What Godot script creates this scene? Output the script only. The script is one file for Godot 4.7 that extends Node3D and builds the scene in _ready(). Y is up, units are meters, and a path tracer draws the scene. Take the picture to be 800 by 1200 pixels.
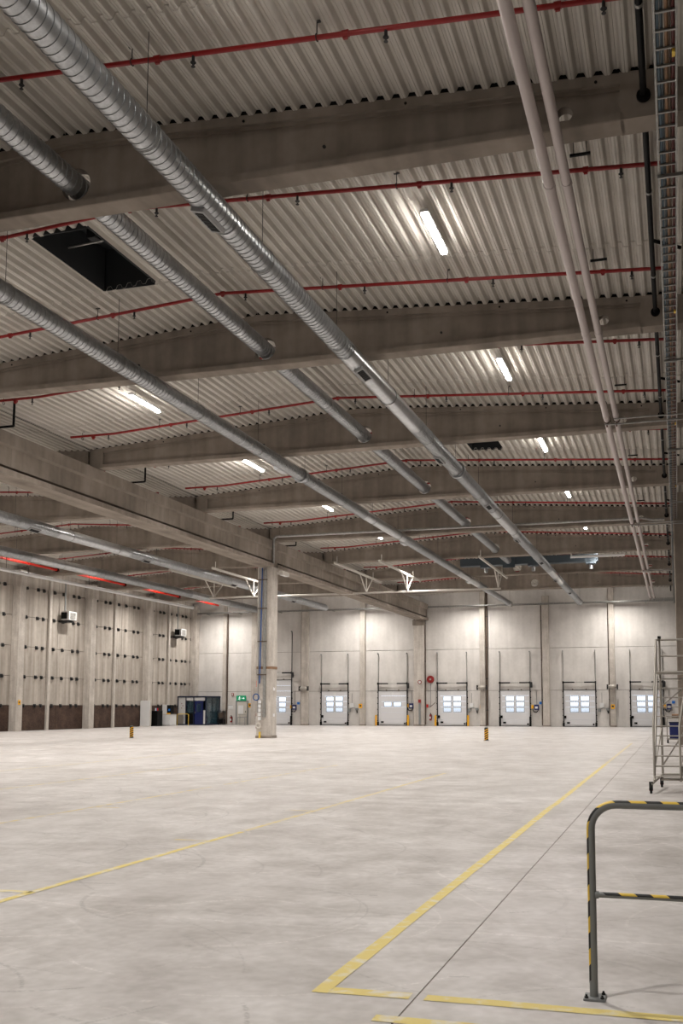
extends Node3D
# A long, empty concrete warehouse hall: camera at the origin (1.5 m high), hall runs to -z.

const BAY := 7.85          # beam spacing
const FAR := -75.95        # face of the gable wall with the dock doors
const WALL_L := -39.0      # face of the long wall of the side nave
const WALL_R := 0.8        # face of the wall beside the camera
const BACK := 10.0
const BEAM_Y := 9.56
const C1 := -9.4           # ridge of the near nave
const C2 := -28.9          # ridge of the side nave
const ORD := ["zeroth", "first", "second", "third", "fourth", "fifth", "sixth", "seventh", "eighth", "ninth", "tenth", "eleventh", "twelfth", "thirteenth", "fourteenth", "fifteenth", "sixteenth", "seventeenth", "eighteenth", "nineteenth", "twentieth"]

var M := {}
var used := {}
var rng := RandomNumberGenerator.new()

# ------------------------------------------------------------------ mesh builder
class MB:
	var v := PackedVector3Array()
	var n := PackedVector3Array()
	var ix := PackedInt32Array()
	func tri(a: Vector3, b: Vector3, c: Vector3) -> void:      # counter-clockwise seen from outside
		var nn := (b - a).cross(c - a).normalized()
		var k := v.size()
		v.append_array([a, b, c]); n.append_array([nn, nn, nn]); ix.append_array([k, k + 2, k + 1])
	func quad(a: Vector3, b: Vector3, c: Vector3, d: Vector3) -> void:
		var nn := (b - a).cross(c - a).normalized()
		var k := v.size()
		v.append_array([a, b, c, d]); n.append_array([nn, nn, nn, nn]); ix.append_array([k, k + 2, k + 1, k, k + 3, k + 2])
	func box(lo: Vector3, hi: Vector3, ch := 0.0) -> void:
		obox((lo + hi) / 2, (hi - lo) / 2, Basis(), ch)
	func obox(c: Vector3, h: Vector3, b := Basis(), ch := 0.0) -> void:
		if ch <= 0.0:
			var p := []
			for s in [Vector3(-1, -1, -1), Vector3(1, -1, -1), Vector3(1, 1, -1), Vector3(-1, 1, -1), Vector3(-1, -1, 1), Vector3(1, -1, 1), Vector3(1, 1, 1), Vector3(-1, 1, 1)]:
				p.append(c + b * (s * h))
			quad(p[4], p[5], p[6], p[7]); quad(p[1], p[0], p[3], p[2]); quad(p[5], p[1], p[2], p[6])
			quad(p[0], p[4], p[7], p[3]); quad(p[7], p[6], p[2], p[3]); quad(p[0], p[1], p[5], p[4])
			return
		# chamfered along the four edges of the longest axis
		var ax := h.max_axis_index()
		var m := Basis()
		if ax == 0: m = Basis(Vector3(0, 1, 0), Vector3(0, 0, 1), Vector3(1, 0, 0))
		elif ax == 1: m = Basis(Vector3(0, 0, 1), Vector3(1, 0, 0), Vector3(0, 1, 0))
		var l := Vector3(h[(ax + 1) % 3], h[(ax + 2) % 3], h[ax])
		var pts := PackedVector2Array([Vector2(-l.x + ch, -l.y), Vector2(l.x - ch, -l.y), Vector2(l.x, -l.y + ch), Vector2(l.x, l.y - ch), Vector2(l.x - ch, l.y), Vector2(-l.x + ch, l.y), Vector2(-l.x, l.y - ch), Vector2(-l.x, -l.y + ch)])
		prism(pts, -l.z, l.z, Transform3D(b * m, c))
	func prism(pts: PackedVector2Array, z0: float, z1: float, t := Transform3D()) -> void:   # counter-clockwise outline in xy, pushed along z
		var k := pts.size()
		for i in k:
			var a := pts[i]; var b := pts[(i + 1) % k]
			quad(t * Vector3(a.x, a.y, z1), t * Vector3(a.x, a.y, z0), t * Vector3(b.x, b.y, z0), t * Vector3(b.x, b.y, z1))
		var tr := Geometry2D.triangulate_polygon(pts)
		for i in range(0, tr.size(), 3):
			var a := pts[tr[i]]; var b := pts[tr[i + 1]]; var c := pts[tr[i + 2]]
			if (b - a).cross(c - a) < 0.0:
				var s := b; b = c; c = s
			tri(t * Vector3(a.x, a.y, z1), t * Vector3(b.x, b.y, z1), t * Vector3(c.x, c.y, z1))
			tri(t * Vector3(a.x, a.y, z0), t * Vector3(c.x, c.y, z0), t * Vector3(b.x, b.y, z0))
	func tube(path: Array, r: float, seg := 10, caps := true, r_end := -1.0) -> void:
		var re := r if r_end < 0.0 else r_end
		var k0 := v.size()
		var d0: Vector3 = (path[1] - path[0]).normalized()
		var side := d0.cross(Vector3.UP if absf(d0.y) < 0.9 else Vector3.RIGHT).normalized()
		for i in path.size():
			var din: Vector3 = (path[i] - path[maxi(i - 1, 0)]).normalized() if i > 0 else d0
			var dout: Vector3 = (path[mini(i + 1, path.size() - 1)] - path[i]).normalized() if i < path.size() - 1 else din
			var d := (din + dout).normalized()
			side = (side - d * side.dot(d)).normalized()
			var up := d.cross(side)
			var rr := lerpf(r, re, float(i) / (path.size() - 1))
			var st := 1.0 / maxf(0.5, din.dot(d))
			for j in seg:
				var a := TAU * j / seg
				var dir := side * cos(a) + up * sin(a)
				v.append(path[i] + dir * rr * (st if absf(a) >= 0 else 1.0)); n.append(dir)
		for i in path.size() - 1:
			for j in seg:
				var a := k0 + i * seg + j; var b := k0 + i * seg + (j + 1) % seg
				ix.append_array([a, a + seg, b, b, a + seg, b + seg])
		if caps:
			for e in 2:
				var base := k0 + (path.size() - 1) * seg * e
				var c: Vector3 = path[-1] if e == 1 else path[0]
				for j in seg:
					var p: Vector3 = v[base + j]; var q: Vector3 = v[base + (j + 1) % seg]
					if e == 1: tri(c, p, q)
					else: tri(c, q, p)
	func ball(c: Vector3, r: Vector3, seg := 12, rings := 8) -> void:
		var k0 := v.size()
		for i in rings + 1:
			var t := PI * i / rings
			for j in seg:
				var a := TAU * j / seg
				var dir := Vector3(sin(t) * cos(a), cos(t), sin(t) * sin(a))
				v.append(c + dir * r); n.append((dir / r).normalized())
		for i in rings:
			for j in seg:
				var a := k0 + i * seg + j; var b := k0 + i * seg + (j + 1) % seg
				ix.append_array([a, a + seg, b, b, a + seg, b + seg])
	func ring(c: Vector3, axis: Vector3, R: float, r: float, seg := 20, sub := 8) -> void:
		var p := []
		var s := axis.cross(Vector3.UP if absf(axis.y) < 0.9 else Vector3.RIGHT).normalized(); var u := axis.cross(s)
		for i in seg + 1: p.append(c + (s * cos(TAU * i / seg) + u * sin(TAU * i / seg)) * R)
		tube(p, r, sub, false)
	func mesh() -> ArrayMesh:
		var a := []
		a.resize(Mesh.ARRAY_MAX)
		a[Mesh.ARRAY_VERTEX] = v; a[Mesh.ARRAY_NORMAL] = n; a[Mesh.ARRAY_INDEX] = ix
		var m := ArrayMesh.new()
		m.add_surface_from_arrays(Mesh.PRIMITIVE_TRIANGLES, a)
		return m

# ------------------------------------------------------------------ nodes
func numbered(called: String) -> String:
	var k: int = used.get(called, 0)
	used[called] = k + 1
	return called if k == 0 else "%s_%03d" % [called, k]

func thing(called: String, label: String, category: String, at := Vector3.ZERO, group := "", kind := "") -> Node3D:
	var o := Node3D.new()
	o.name = numbered(called)
	add_child(o)
	o.position = at
	tag(o, label, category, group, kind)
	return o

func tag(o: Node3D, label: String, category: String, group := "", kind := "") -> void:
	o.set_meta("label", label); o.set_meta("category", category)
	if group != "": o.set_meta("group", group)
	if kind != "": o.set_meta("kind", kind)

func part(parent: Node, called: String, mesh: Mesh, m: Material, at := Vector3.ZERO, b := Basis()) -> MeshInstance3D:
	var o := MeshInstance3D.new()
	o.name = called
	o.mesh = mesh
	o.material_override = m
	parent.add_child(o, true)
	o.transform = Transform3D(b, at)
	return o

func lpart(parent: Node, called: String, mesh: Mesh, m: Material, label: String, at := Vector3.ZERO) -> MeshInstance3D:
	var o := part(parent, called, mesh, m, at)
	o.set_meta("label", label)
	return o

func bx(x: float, y: float, z: float, ch := 0.0) -> ArrayMesh:      # a box on its base centre
	var b := MB.new()
	b.box(Vector3(-x / 2, 0, -z / 2), Vector3(x / 2, y, z / 2), ch)
	return b.mesh()

func cbx(lo: Vector3, hi: Vector3, ch := 0.0) -> ArrayMesh:
	var b := MB.new()
	b.box(lo, hi, ch)
	return b.mesh()

func rod(path: Array, r: float, seg := 8) -> ArrayMesh:
	var b := MB.new()
	b.tube(path, r, seg)
	return b.mesh()

# ------------------------------------------------------------------ textures and materials
func noise(seed_: int, freq: float, oct := 4, w := 512, h := 512) -> PackedByteArray:
	var f := FastNoiseLite.new()
	f.seed = seed_; f.frequency = freq; f.fractal_octaves = oct; f.noise_type = FastNoiseLite.TYPE_SIMPLEX_SMOOTH
	var im := f.get_seamless_image(w, h)
	im.convert(Image.FORMAT_L8)
	return im.get_data()

func stretched(seed_: int, freq: float, oct: int, w: int, h: int, size: int) -> PackedByteArray:
	var f := FastNoiseLite.new()
	f.seed = seed_; f.frequency = freq; f.fractal_octaves = oct; f.noise_type = FastNoiseLite.TYPE_SIMPLEX_SMOOTH
	var im := f.get_seamless_image(w, h)
	im.convert(Image.FORMAT_L8)
	im.resize(size, size, Image.INTERPOLATE_CUBIC)
	return im.get_data()

# layers: [bytes, weight]; base colour varied by the weighted sum, with a tint for its dark end
func blend(size: int, light: Color, dark: Color, layers: Array, gain := 1.0, bias := 0.5, strokes := 0) -> ImageTexture:
	var data := PackedByteArray()
	data.resize(size * size * 3)
	var lr := light.r * 255.0; var lg := light.g * 255.0; var lb := light.b * 255.0
	var dr := dark.r * 255.0; var dg := dark.g * 255.0; var db := dark.b * 255.0
	var sum := PackedFloat32Array()
	sum.resize(size * size)
	for l in layers:
		var src: PackedByteArray = l[0]
		var w: float = l[1] / 255.0
		for i in size * size:
			sum[i] += (src[i] - 128.0) * w
	var k := 0
	for i in size * size:
		var t := clampf(bias + sum[i] * gain, 0.0, 1.0)
		data[k] = int(dr + (lr - dr) * t); data[k + 1] = int(dg + (lg - dg) * t); data[k + 2] = int(db + (lb - db) * t)
		k += 3
	var im := Image.create_from_data(size, size, false, Image.FORMAT_RGB8, data)
	for k2 in strokes:
		# scuffs, sweeps and specks of dirt lying on the slab
		var x := rng.randf() * size; var y := rng.randf() * size
		var dark_one := rng.randf() < 0.55
		var tone := rng.randf_range(0.90, 0.965) if dark_one else rng.randf_range(1.03, 1.07)
		var ang := rng.randf_range(-0.5, 0.5) if rng.randf() < 0.6 else rng.randf() * TAU
		var bend := rng.randf_range(-0.012, 0.012)
		var n := rng.randi_range(4, 16) if rng.randf() < 0.45 else rng.randi_range(30, 190)
		var wide := rng.randi_range(1, 3)
		for q in n:
			x += cos(ang); y += sin(ang); ang += bend
			if rng.randf() < 0.18: continue
			for w in wide:
				var px := posmod(int(x - w * sin(ang)), size); var py := posmod(int(y + w * cos(ang)), size)
				var c := im.get_pixel(px, py)
				im.set_pixel(px, py, Color(minf(c.r * tone, 1), minf(c.g * tone, 1), minf(c.b * tone, 1)))
	return ImageTexture.create_from_image(im)

func mat(c: Color, rough := 0.6, metal := 0.0, spec := 0.5) -> StandardMaterial3D:
	var m := StandardMaterial3D.new()
	m.albedo_color = c; m.roughness = rough; m.metallic = metal; m.metallic_specular = spec
	return m

func tmat(tex: Texture2D, tile: Vector3, rough := 0.8, metal := 0.0, spec := 0.3) -> StandardMaterial3D:
	var m := mat(Color.WHITE, rough, metal, spec)
	m.albedo_texture = tex
	m.uv1_triplanar = true; m.uv1_world_triplanar = true
	m.uv1_scale = Vector3(1.0 / tile.x, 1.0 / tile.y, 1.0 / tile.z)
	m.uv1_triplanar_sharpness = 4.0
	return m

func glow(c: Color, energy: float, base := Color(0.9, 0.9, 0.9)) -> StandardMaterial3D:
	var m := mat(base, 0.5)
	m.emission_enabled = true; m.emission = c; m.emission_energy_multiplier = energy
	return m

func make_materials() -> void:
	var S := 512
	var clouds := noise(3, 0.008, 5)
	var fine := noise(5, 0.06, 4)
	var drips := stretched(7, 0.03, 4, 512, 48, S)
	var broad := noise(11, 0.004, 3)
	var boards := stretched(13, 0.05, 3, 512, 16, S)
	M.concrete = tmat(blend(S, Color(0.62, 0.58, 0.54), Color(0.47, 0.435, 0.40), [[clouds, 0.5], [drips, 0.7], [fine, 0.25], [broad, 0.7]]), Vector3(9, 9, 9), 0.85)
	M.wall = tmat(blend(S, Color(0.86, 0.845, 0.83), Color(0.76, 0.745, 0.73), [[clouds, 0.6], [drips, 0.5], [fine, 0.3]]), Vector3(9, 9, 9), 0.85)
	M.column = tmat(blend(S, Color(0.80, 0.775, 0.745), Color(0.66, 0.63, 0.60), [[clouds, 0.7], [drips, 0.6], [fine, 0.4]]), Vector3(4, 4, 4), 0.85)
	M.board = tmat(blend(S, Color(0.765, 0.735, 0.70), Color(0.58, 0.55, 0.515), [[clouds, 0.35], [boards, 0.6], [drips, 0.7], [fine, 0.2]]), Vector3(11, 11, 11), 0.85)
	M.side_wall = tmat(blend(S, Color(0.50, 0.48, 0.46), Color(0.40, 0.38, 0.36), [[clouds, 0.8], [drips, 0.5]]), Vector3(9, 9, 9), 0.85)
	M.kick = tmat(blend(S, Color(0.36, 0.29, 0.25), Color(0.22, 0.17, 0.15), [[clouds, 0.8], [fine, 0.8]]), Vector3(4, 4, 4), 0.7)
	M.sheet = tmat(blend(S, Color(0.81, 0.79, 0.76), Color(0.72, 0.70, 0.67), [[broad, 0.8], [clouds, 0.6], [fine, 0.3]]), Vector3(6, 6, 6), 0.68, 0.0, 0.35)
	M.duct = tmat(blend(S, Color(0.76, 0.77, 0.78), Color(0.60, 0.61, 0.62), [[clouds, 0.8], [fine, 0.5]]), Vector3(1.4, 1.4, 1.4), 0.34, 0.9)
	M.duct_plain = tmat(blend(S, Color(0.82, 0.83, 0.84), Color(0.70, 0.71, 0.72), [[clouds, 0.8], [fine, 0.3]]), Vector3(1.7, 1.7, 1.7), 0.28, 0.9)
	M.seam_dark = mat(Color(0.25, 0.25, 0.25), 0.5, 0.6)
	M.grille_grey = mat(Color(0.62, 0.62, 0.62), 0.6, 0.1)
	M.galv = tmat(blend(S, Color(0.72, 0.72, 0.71), Color(0.55, 0.55, 0.54), [[clouds, 0.8], [fine, 0.6]]), Vector3(0.8, 0.8, 0.8), 0.42, 0.75)
	# floor: power-floated slab, cloudy, with sweeps of dust and old tyre smears
	var F := 1536
	var fl := [[noise(21, 0.0028, 5, F, F), 0.35], [stretched(23, 0.015, 5, 500, F, F), 0.42], [stretched(27, 0.015, 5, F, 600, F), 0.45], [noise(29, 0.018, 5, F, F), 0.55], [noise(33, 0.09, 4, F, F), 0.42]]
	M.floor = tmat(blend(F, Color(0.81, 0.795, 0.79), Color(0.62, 0.60, 0.585), fl, 0.95, 0.5, 1500), Vector3(17, 17, 17), 0.52, 0.0, 0.32)
	M.floor.roughness_texture = blend(S, Color(1, 1, 1), Color(0.62, 0.62, 0.62), [[clouds, 1.2], [fine, 0.5]])
	M.saw_cut = mat(Color(0.56, 0.53, 0.50), 0.9)
	M.joint = mat(Color(0.50, 0.46, 0.43), 0.9)
	var worn := blend(S, Color(0.83, 0.76, 0.48), Color(0.82, 0.80, 0.76), [[noise(41, 0.02, 5), 2.4], [fine, 0.5]], 1.0, 0.95)
	M.yellow_line = tmat(worn, Vector3(1.9, 1.9, 1.9), 0.6)
	var faded := blend(S, Color(0.82, 0.755, 0.56), Color(0.77, 0.75, 0.72), [[noise(43, 0.02, 5), 2.2], [fine, 0.6]], 1.0, 0.6)
	M.faded_line = tmat(faded, Vector3(2.3, 2.3, 2.3), 0.6)
	M.red = mat(Color(0.53, 0.05, 0.05), 0.45)
	M.orange_red = mat(Color(0.80, 0.13, 0.05), 0.45)
	M.dark_red = mat(Color(0.30, 0.06, 0.05), 0.55)
	M.black = mat(Color(0.03, 0.03, 0.033), 0.6, 0.0, 0.3)
	M.charcoal = mat(Color(0.12, 0.12, 0.125), 0.6)
	M.void = mat(Color(0.16, 0.17, 0.18), 0.8)
	M.slate = mat(Color(0.27, 0.31, 0.34), 0.5, 0.3)
	M.white = mat(Color(0.86, 0.86, 0.86), 0.45)
	M.pale_pipe = mat(Color(0.74, 0.70, 0.69), 0.5)
	M.white_rail = mat(Color(0.78, 0.76, 0.73), 0.5)
	M.door = mat(Color(0.83, 0.83, 0.84), 0.45)
	M.yellow = mat(Color(0.92, 0.68, 0.10), 0.5)
	M.tape_yellow = mat(Color(0.90, 0.76, 0.28), 0.5)
	M.tape_black = mat(Color(0.07, 0.07, 0.075), 0.5)
	M.rail_grey = mat(Color(0.52, 0.53, 0.53), 0.5, 0.1)
	M.steel = mat(Color(0.66, 0.64, 0.61), 0.42, 0.4)
	M.blue = mat(Color(0.06, 0.12, 0.36), 0.45)
	M.bright_blue = mat(Color(0.12, 0.45, 0.80), 0.45)
	M.hose_blue = mat(Color(0.10, 0.30, 0.55), 0.5)
	M.navy = mat(Color(0.05, 0.10, 0.22), 0.5)
	M.cable_blue = mat(Color(0.40, 0.47, 0.52), 0.6)
	M.cable_tan = mat(Color(0.52, 0.40, 0.30), 0.6)
	M.brown = mat(Color(0.33, 0.27, 0.22), 0.7)
	M.lamp = glow(Color(1.0, 0.978, 0.95), 70.0)
	M.exit_green = glow(Color(0.02, 0.62, 0.42), 0.45, Color(0.02, 0.45, 0.3))
	M.exit_white = glow(Color(0.9, 1.0, 0.95), 0.8)
	M.glass = mat(Color(0.86, 0.92, 0.97, 0.14), 0.02)
	M.glass.transparency = BaseMaterial3D.TRANSPARENCY_ALPHA
	M.booth_glass = mat(Color(0.22, 0.34, 0.40, 0.45), 0.03)
	M.booth_glass.transparency = BaseMaterial3D.TRANSPARENCY_ALPHA

# ------------------------------------------------------------------ the hall's own lines
func roof_y(x: float) -> float:                 # top of the beams, underside of the roof sheets
	var c := C1 if x > -19.0 else C2
	return 10.22 + 0.066 * (9.5 - absf(x - c))

func beam_z(i: int) -> float:                   # face towards the camera of the i-th beam that the photograph shows
	return -13.4 - BAY * i

func _ready() -> void:
	rng.seed = 7
	# camera
	var cam := Camera3D.new()
	cam.name = "camera"
	add_child(cam)
	cam.position = Vector3(0, 1.5, 0)
	cam.rotation_degrees = Vector3(5.6327, 16.3173, 0)
	cam.projection = Camera3D.PROJECTION_FRUSTUM
	cam.near = 0.1
	cam.far = 300.0
	cam.size = 0.1 * 1200.0 / 1166.0
	cam.frustum_offset = Vector2((400.0 - 450.0) / 1166.0, (713.0 - 600.0) / 1166.0) * 0.1
	cam.current = true
	# sky: a bright overcast day, seen only through the panes of the dock doors
	var env := Environment.new()
	env.background_mode = Environment.BG_SKY
	var sky := Sky.new()
	var psm := ProceduralSkyMaterial.new()
	psm.sky_top_color = Color(0.78, 0.86, 0.95)
	psm.sky_horizon_color = Color(0.88, 0.93, 1.0)
	psm.ground_horizon_color = Color(0.80, 0.84, 0.90)
	psm.ground_bottom_color = Color(0.5, 0.5, 0.5)
	psm.sky_energy_multiplier = 1.7
	psm.ground_energy_multiplier = 1.0
	sky.sky_material = psm
	env.sky = sky
	env.tonemap_mode = Environment.TONE_MAPPER_LINEAR
	env.tonemap_exposure = 0.82
	env.sdfgi_enabled = true
	env.ssao_enabled = true
	env.ssil_enabled = true
	var we := WorldEnvironment.new()
	we.name = "world_environment"
	we.environment = env
	add_child(we)
	make_materials()
	build_floor()
	build_ceiling()
	build_walls()
	build_beams()
	build_girder()
	build_ceiling_lights()
	build_ducts()
	build_pipes()
	build_sprinklers()
	build_cable_ladder()
	build_overhead_frames()
	build_dock_doors()
	build_far_wall_things()
	build_left_corner()
	build_column_things()
	build_floor_things()
	build_stair()
	build_guard_rail()

# ------------------------------------------------------------------ floor
func strip(parent: Node, x0: float, z0: float, x1: float, z1: float, w: float, m: Material) -> void:
	# a painted line with slightly ragged edges
	var a := Vector3(x0, 0, z0); var b := Vector3(x1, 0, z1)
	var d := (b - a).normalized()
	var s := Vector3(-d.z, 0, d.x)
	var len := a.distance_to(b)
	var k := maxi(2, int(len / 0.35))
	var mb := MB.new()
	var last := []
	for i in k + 1:
		var p := a + d * len * i / k
		var l := p + s * (w / 2 + rng.randf_range(-0.005, 0.004)); var r := p - s * (w / 2 + rng.randf_range(-0.005, 0.004))
		var now := [l + Vector3(0, 0.0025, 0), r + Vector3(0, 0.0025, 0)]
		if i > 0:
			var q: Vector3 = last[0]; var t: Vector3 = last[1]
			if (now[0] - q).cross(t - q).y > 0: mb.quad(q, now[0], now[1], t)
			else: mb.quad(q, t, now[1], now[0])
		last = now
	part(parent, "painted_line", mb.mesh(), m)

func build_floor() -> void:
	var f := thing("floor", "wide pale grey concrete hall floor with worn yellow lines", "floor", Vector3.ZERO, "", "structure")
	part(f, "sub_base", cbx(Vector3(WALL_L - 0.4, -0.5, FAR - 0.4), Vector3(WALL_R + 0.4, -0.004, BACK + 0.4)), M.saw_cut)
	var xs := [WALL_L - 0.3, -18.95, -1.34, WALL_R + 0.3]
	var zs := [BACK + 0.3, -44.8, FAR - 0.3]
	for i in 3:
		for j in 2:
			part(f, "floor_slab", cbx(Vector3(xs[i] + 0.005, -0.0039, zs[j + 1] + 0.004), Vector3(xs[i + 1] - 0.005, 0, zs[j] - 0.004)), M.floor)
	# bay markings
	var y: Material = M.yellow_line
	strip(f, -1.85, -5.10, -1.85, -15.5, 0.095, y)
	strip(f, -1.84, -15.5, -1.83, -27.0, 0.09, y)
	strip(f, -1.83, -27.2, -1.82, -42.5, 0.09, M.faded_line)
	strip(f, -1.80, -5.16, -1.37, -5.17, 0.11, y)
	strip(f, -1.29, -5.17, 0.7, -5.17, 0.10, y)
	strip(f, -1.45, -4.77, 0.4, -4.77, 0.10, y)
	strip(f, -5.06, -5.2, -5.06, -11.2, 0.08, y)
	strip(f, -5.06, -11.3, -5.07, -22.2, 0.08, M.faded_line)
	strip(f, -5.6, -7.1, -5.06, -7.12, 0.09, y)
	strip(f, -5.5, -10.35, -5.06, -10.35, 0.07, M.faded_line)
	strip(f, -5.5, -13.7, -5.06, -13.7, 0.07, M.faded_line)
	strip(f, -8.42, -9.5, -8.42, -17.2, 0.08, M.faded_line)
	strip(f, -8.42, -17.8, -8.42, -24.5, 0.07, M.faded_line)
	strip(f, -8.42, -13.3, -8.0, -13.3, 0.07, M.faded_line)
	strip(f, -11.85, -14.5, -11.85, -24.0, 0.08, M.faded_line)
	strip(f, -15.2, -19.0, -15.2, -30.0, 0.07, M.faded_line)

# ------------------------------------------------------------------ ceiling
const VENTS := [[-11.95, -10.72, -18.72, -16.1], [-6.82, -5.72, -34.6, -32.0], [-23.6, -22.4, -27.6, -25.2]]

func roof_sheet(x0: float, x1: float, z0: float, z1: float, dy: float, lip := 0.0) -> ArrayMesh:
	# trapezoidal steel deck: ribs run along z, 0.245 m apart
	var prof := [Vector2(0.0, 0.012), Vector2(0.009, 0.003), Vector2(0.022, 0.0), Vector2(0.040, 0.0), Vector2(0.046, 0.008), Vector2(0.052, 0.0), Vector2(0.070, 0.0), Vector2(0.083, 0.003), Vector2(0.092, 0.012), Vector2(0.128, 0.088), Vector2(0.138, 0.094), Vector2(0.164, 0.094), Vector2(0.172, 0.086), Vector2(0.180, 0.094), Vector2(0.203, 0.094), Vector2(0.211, 0.088)]
	var b := MB.new()
	var pts := PackedVector2Array()
	var k0 := int(floor(x0 / 0.245)) - 1
	for k in range(k0, int(ceil(x1 / 0.245)) + 1):
		for p in prof:
			var x: float = k * 0.245 + p.x
			if x >= x0 and x <= x1: pts.append(Vector2(x, roof_y(x) + p.y + dy))
	pts.insert(0, Vector2(x0, roof_y(x0 + 0.001) + dy + 0.04)); pts.append(Vector2(x1, roof_y(x1 - 0.001) + dy + 0.04))
	for i in pts.size() - 1:
		var a := pts[i]; var c := pts[i + 1]
		var spans := [[z0, z1]]
		for h in VENTS:
			if c.x > h[0] and a.x < h[1]:
				var rest := []
				for s in spans:
					if h[3] <= s[1] or h[2] >= s[0]:        # z0 > z1: z runs down
						rest.append(s); continue
					if s[0] > h[3]: rest.append([s[0], h[3]])
					if s[1] < h[2]: rest.append([h[2], s[1]])
				spans = rest
		for s in spans:
			b.quad(Vector3(a.x, a.y, s[0]), Vector3(a.x, a.y, s[1]), Vector3(c.x, c.y, s[1]), Vector3(c.x, c.y, s[0]))
		if lip > 0.0: b.quad(Vector3(a.x, a.y, z0), Vector3(c.x, c.y, z0), Vector3(c.x, c.y + lip, z0), Vector3(a.x, a.y + lip, z0))
	return b.mesh()

func build_ceiling() -> void:
	var c := thing("ceiling", "ribbed pale steel roof deck in shallow pitches above the beams", "ceiling", Vector3.ZERO, "", "structure")
	var zs := []
	for i in range(-3, 9): zs.append(beam_z(i) - 0.2)
	zs[0] = BACK + 0.2; zs[-1] = FAR - 0.2
	for i in zs.size() - 1:
		var near: bool = i >= 1
		for nave in 2:
			var spans := [[-19.0, C1], [C1, WALL_R + 0.2]] if nave == 0 else [[WALL_L - 0.2, C2], [C2, -19.0]]
			if nave == 1 and i < 3 and i > 0: pass
			for s in spans:
				var mid: float = zs[i] - 5.3
				if not near or mid < zs[i + 1] + 0.6:
					part(c, "roof_sheet", roof_sheet(s[0], s[1], zs[i], zs[i + 1], 0.0), M.sheet)
				else:
					part(c, "roof_sheet", roof_sheet(s[0], s[1], zs[i], mid, 0.0), M.sheet)
					part(c, "roof_sheet", roof_sheet(s[0], s[1], mid + 0.06, zs[i + 1], -0.018, 0.017), M.sheet)
	part(c, "roof_slab", cbx(Vector3(WALL_L - 0.5, 11.75, FAR - 0.5), Vector3(WALL_R + 0.5, 12.0, BACK + 0.5)), M.charcoal)
	# smoke vents: dark upstands cut through the deck
	var names := ["large open roof vent with dark shaft beyond the first beam", "small roof vent opening beyond the third beam near the round duct", "roof vent opening of the side nave seen past the girder"]
	for k in 3:
		var h: Array = VENTS[k]
		var o := thing("roof_vent", names[k], "vent", Vector3((h[0] + h[1]) / 2, 10.8, (h[2] + h[3]) / 2), "open vents in the roof deck")
		var w: float = h[1] - h[0]; var d: float = h[3] - h[2]
		for s in [-1, 1]:
			part(o, "shaft_side", cbx(Vector3(-0.01, (-0.06 if s > 0 else -0.12) if k == 0 else -0.1, -d / 2), Vector3(0.01, 0.85, d / 2)), M.void, Vector3(s * (w / 2 + 0.02), 0, 0))
			part(o, "shaft_side", cbx(Vector3(-w / 2, -0.1, -0.01), Vector3(w / 2, 0.85, 0.01)), M.void, Vector3(0, 0, s * (d / 2 + 0.02)))
		part(o, "shaft_lid", cbx(Vector3(-w / 2, 0.86, -d / 2), Vector3(w / 2, 0.9, d / 2)), M.void)
		part(o, "opener_bar", rod([Vector3(-w / 2, 0.25, 0.1), Vector3(w / 2, 0.32, 0.1)], 0.022), M.galv)
		part(o, "opener_arm", rod([Vector3(-w / 4, 0.2, d / 2 - 0.1), Vector3(-w / 4, 0.7, 0)], 0.02), M.charcoal)
		part(o, "opener_motor", cbx(Vector3(-0.12, 0.35, -0.1), Vector3(0.08, 0.55, 0.2), 0.02), M.charcoal)

# ------------------------------------------------------------------ walls
const DOORS := [[-31.25, 2.3, 3.66], [-26.36, 2.2, 2.73], [-21.52, 2.3, 2.73], [-16.72, 2.26, 2.73], [-11.83, 2.24, 2.73], [-6.98, 2.32, 2.73], [-2.12, 2.24, 2.73]]
const FAR_COLS := [[-28.87, 0.6], [-23.96, 0.42], [-19.3, 0.78], [-14.28, 0.42], [-9.42, 0.5], [-4.54, 0.42]]

func panel_with_hole(x0: float, x1: float, y0: float, y1: float, hole: Array, z0: float, z1: float) -> ArrayMesh:
	# hole: [x0, x1, y0, y1] or empty
	var b := MB.new()
	if hole.is_empty() or hole[0] >= x1 or hole[1] <= x0 or hole[2] >= y1 or hole[3] <= y0:
		b.box(Vector3(x0, y0, z0), Vector3(x1, y1, z1))
		return b.mesh()
	if hole[0] > x0: b.box(Vector3(x0, y0, z0), Vector3(hole[0], y1, z1))
	if hole[1] < x1: b.box(Vector3(hole[1], y0, z0), Vector3(x1, y1, z1))
	var lo := maxf(x0, hole[0]); var hi := minf(x1, hole[1])
	if hole[3] < y1: b.box(Vector3(lo, hole[3], z0), Vector3(hi, y1, z1))
	if hole[2] > y0: b.box(Vector3(lo, y0, z0), Vector3(hi, hole[2], z1))
	return b.mesh()

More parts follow.
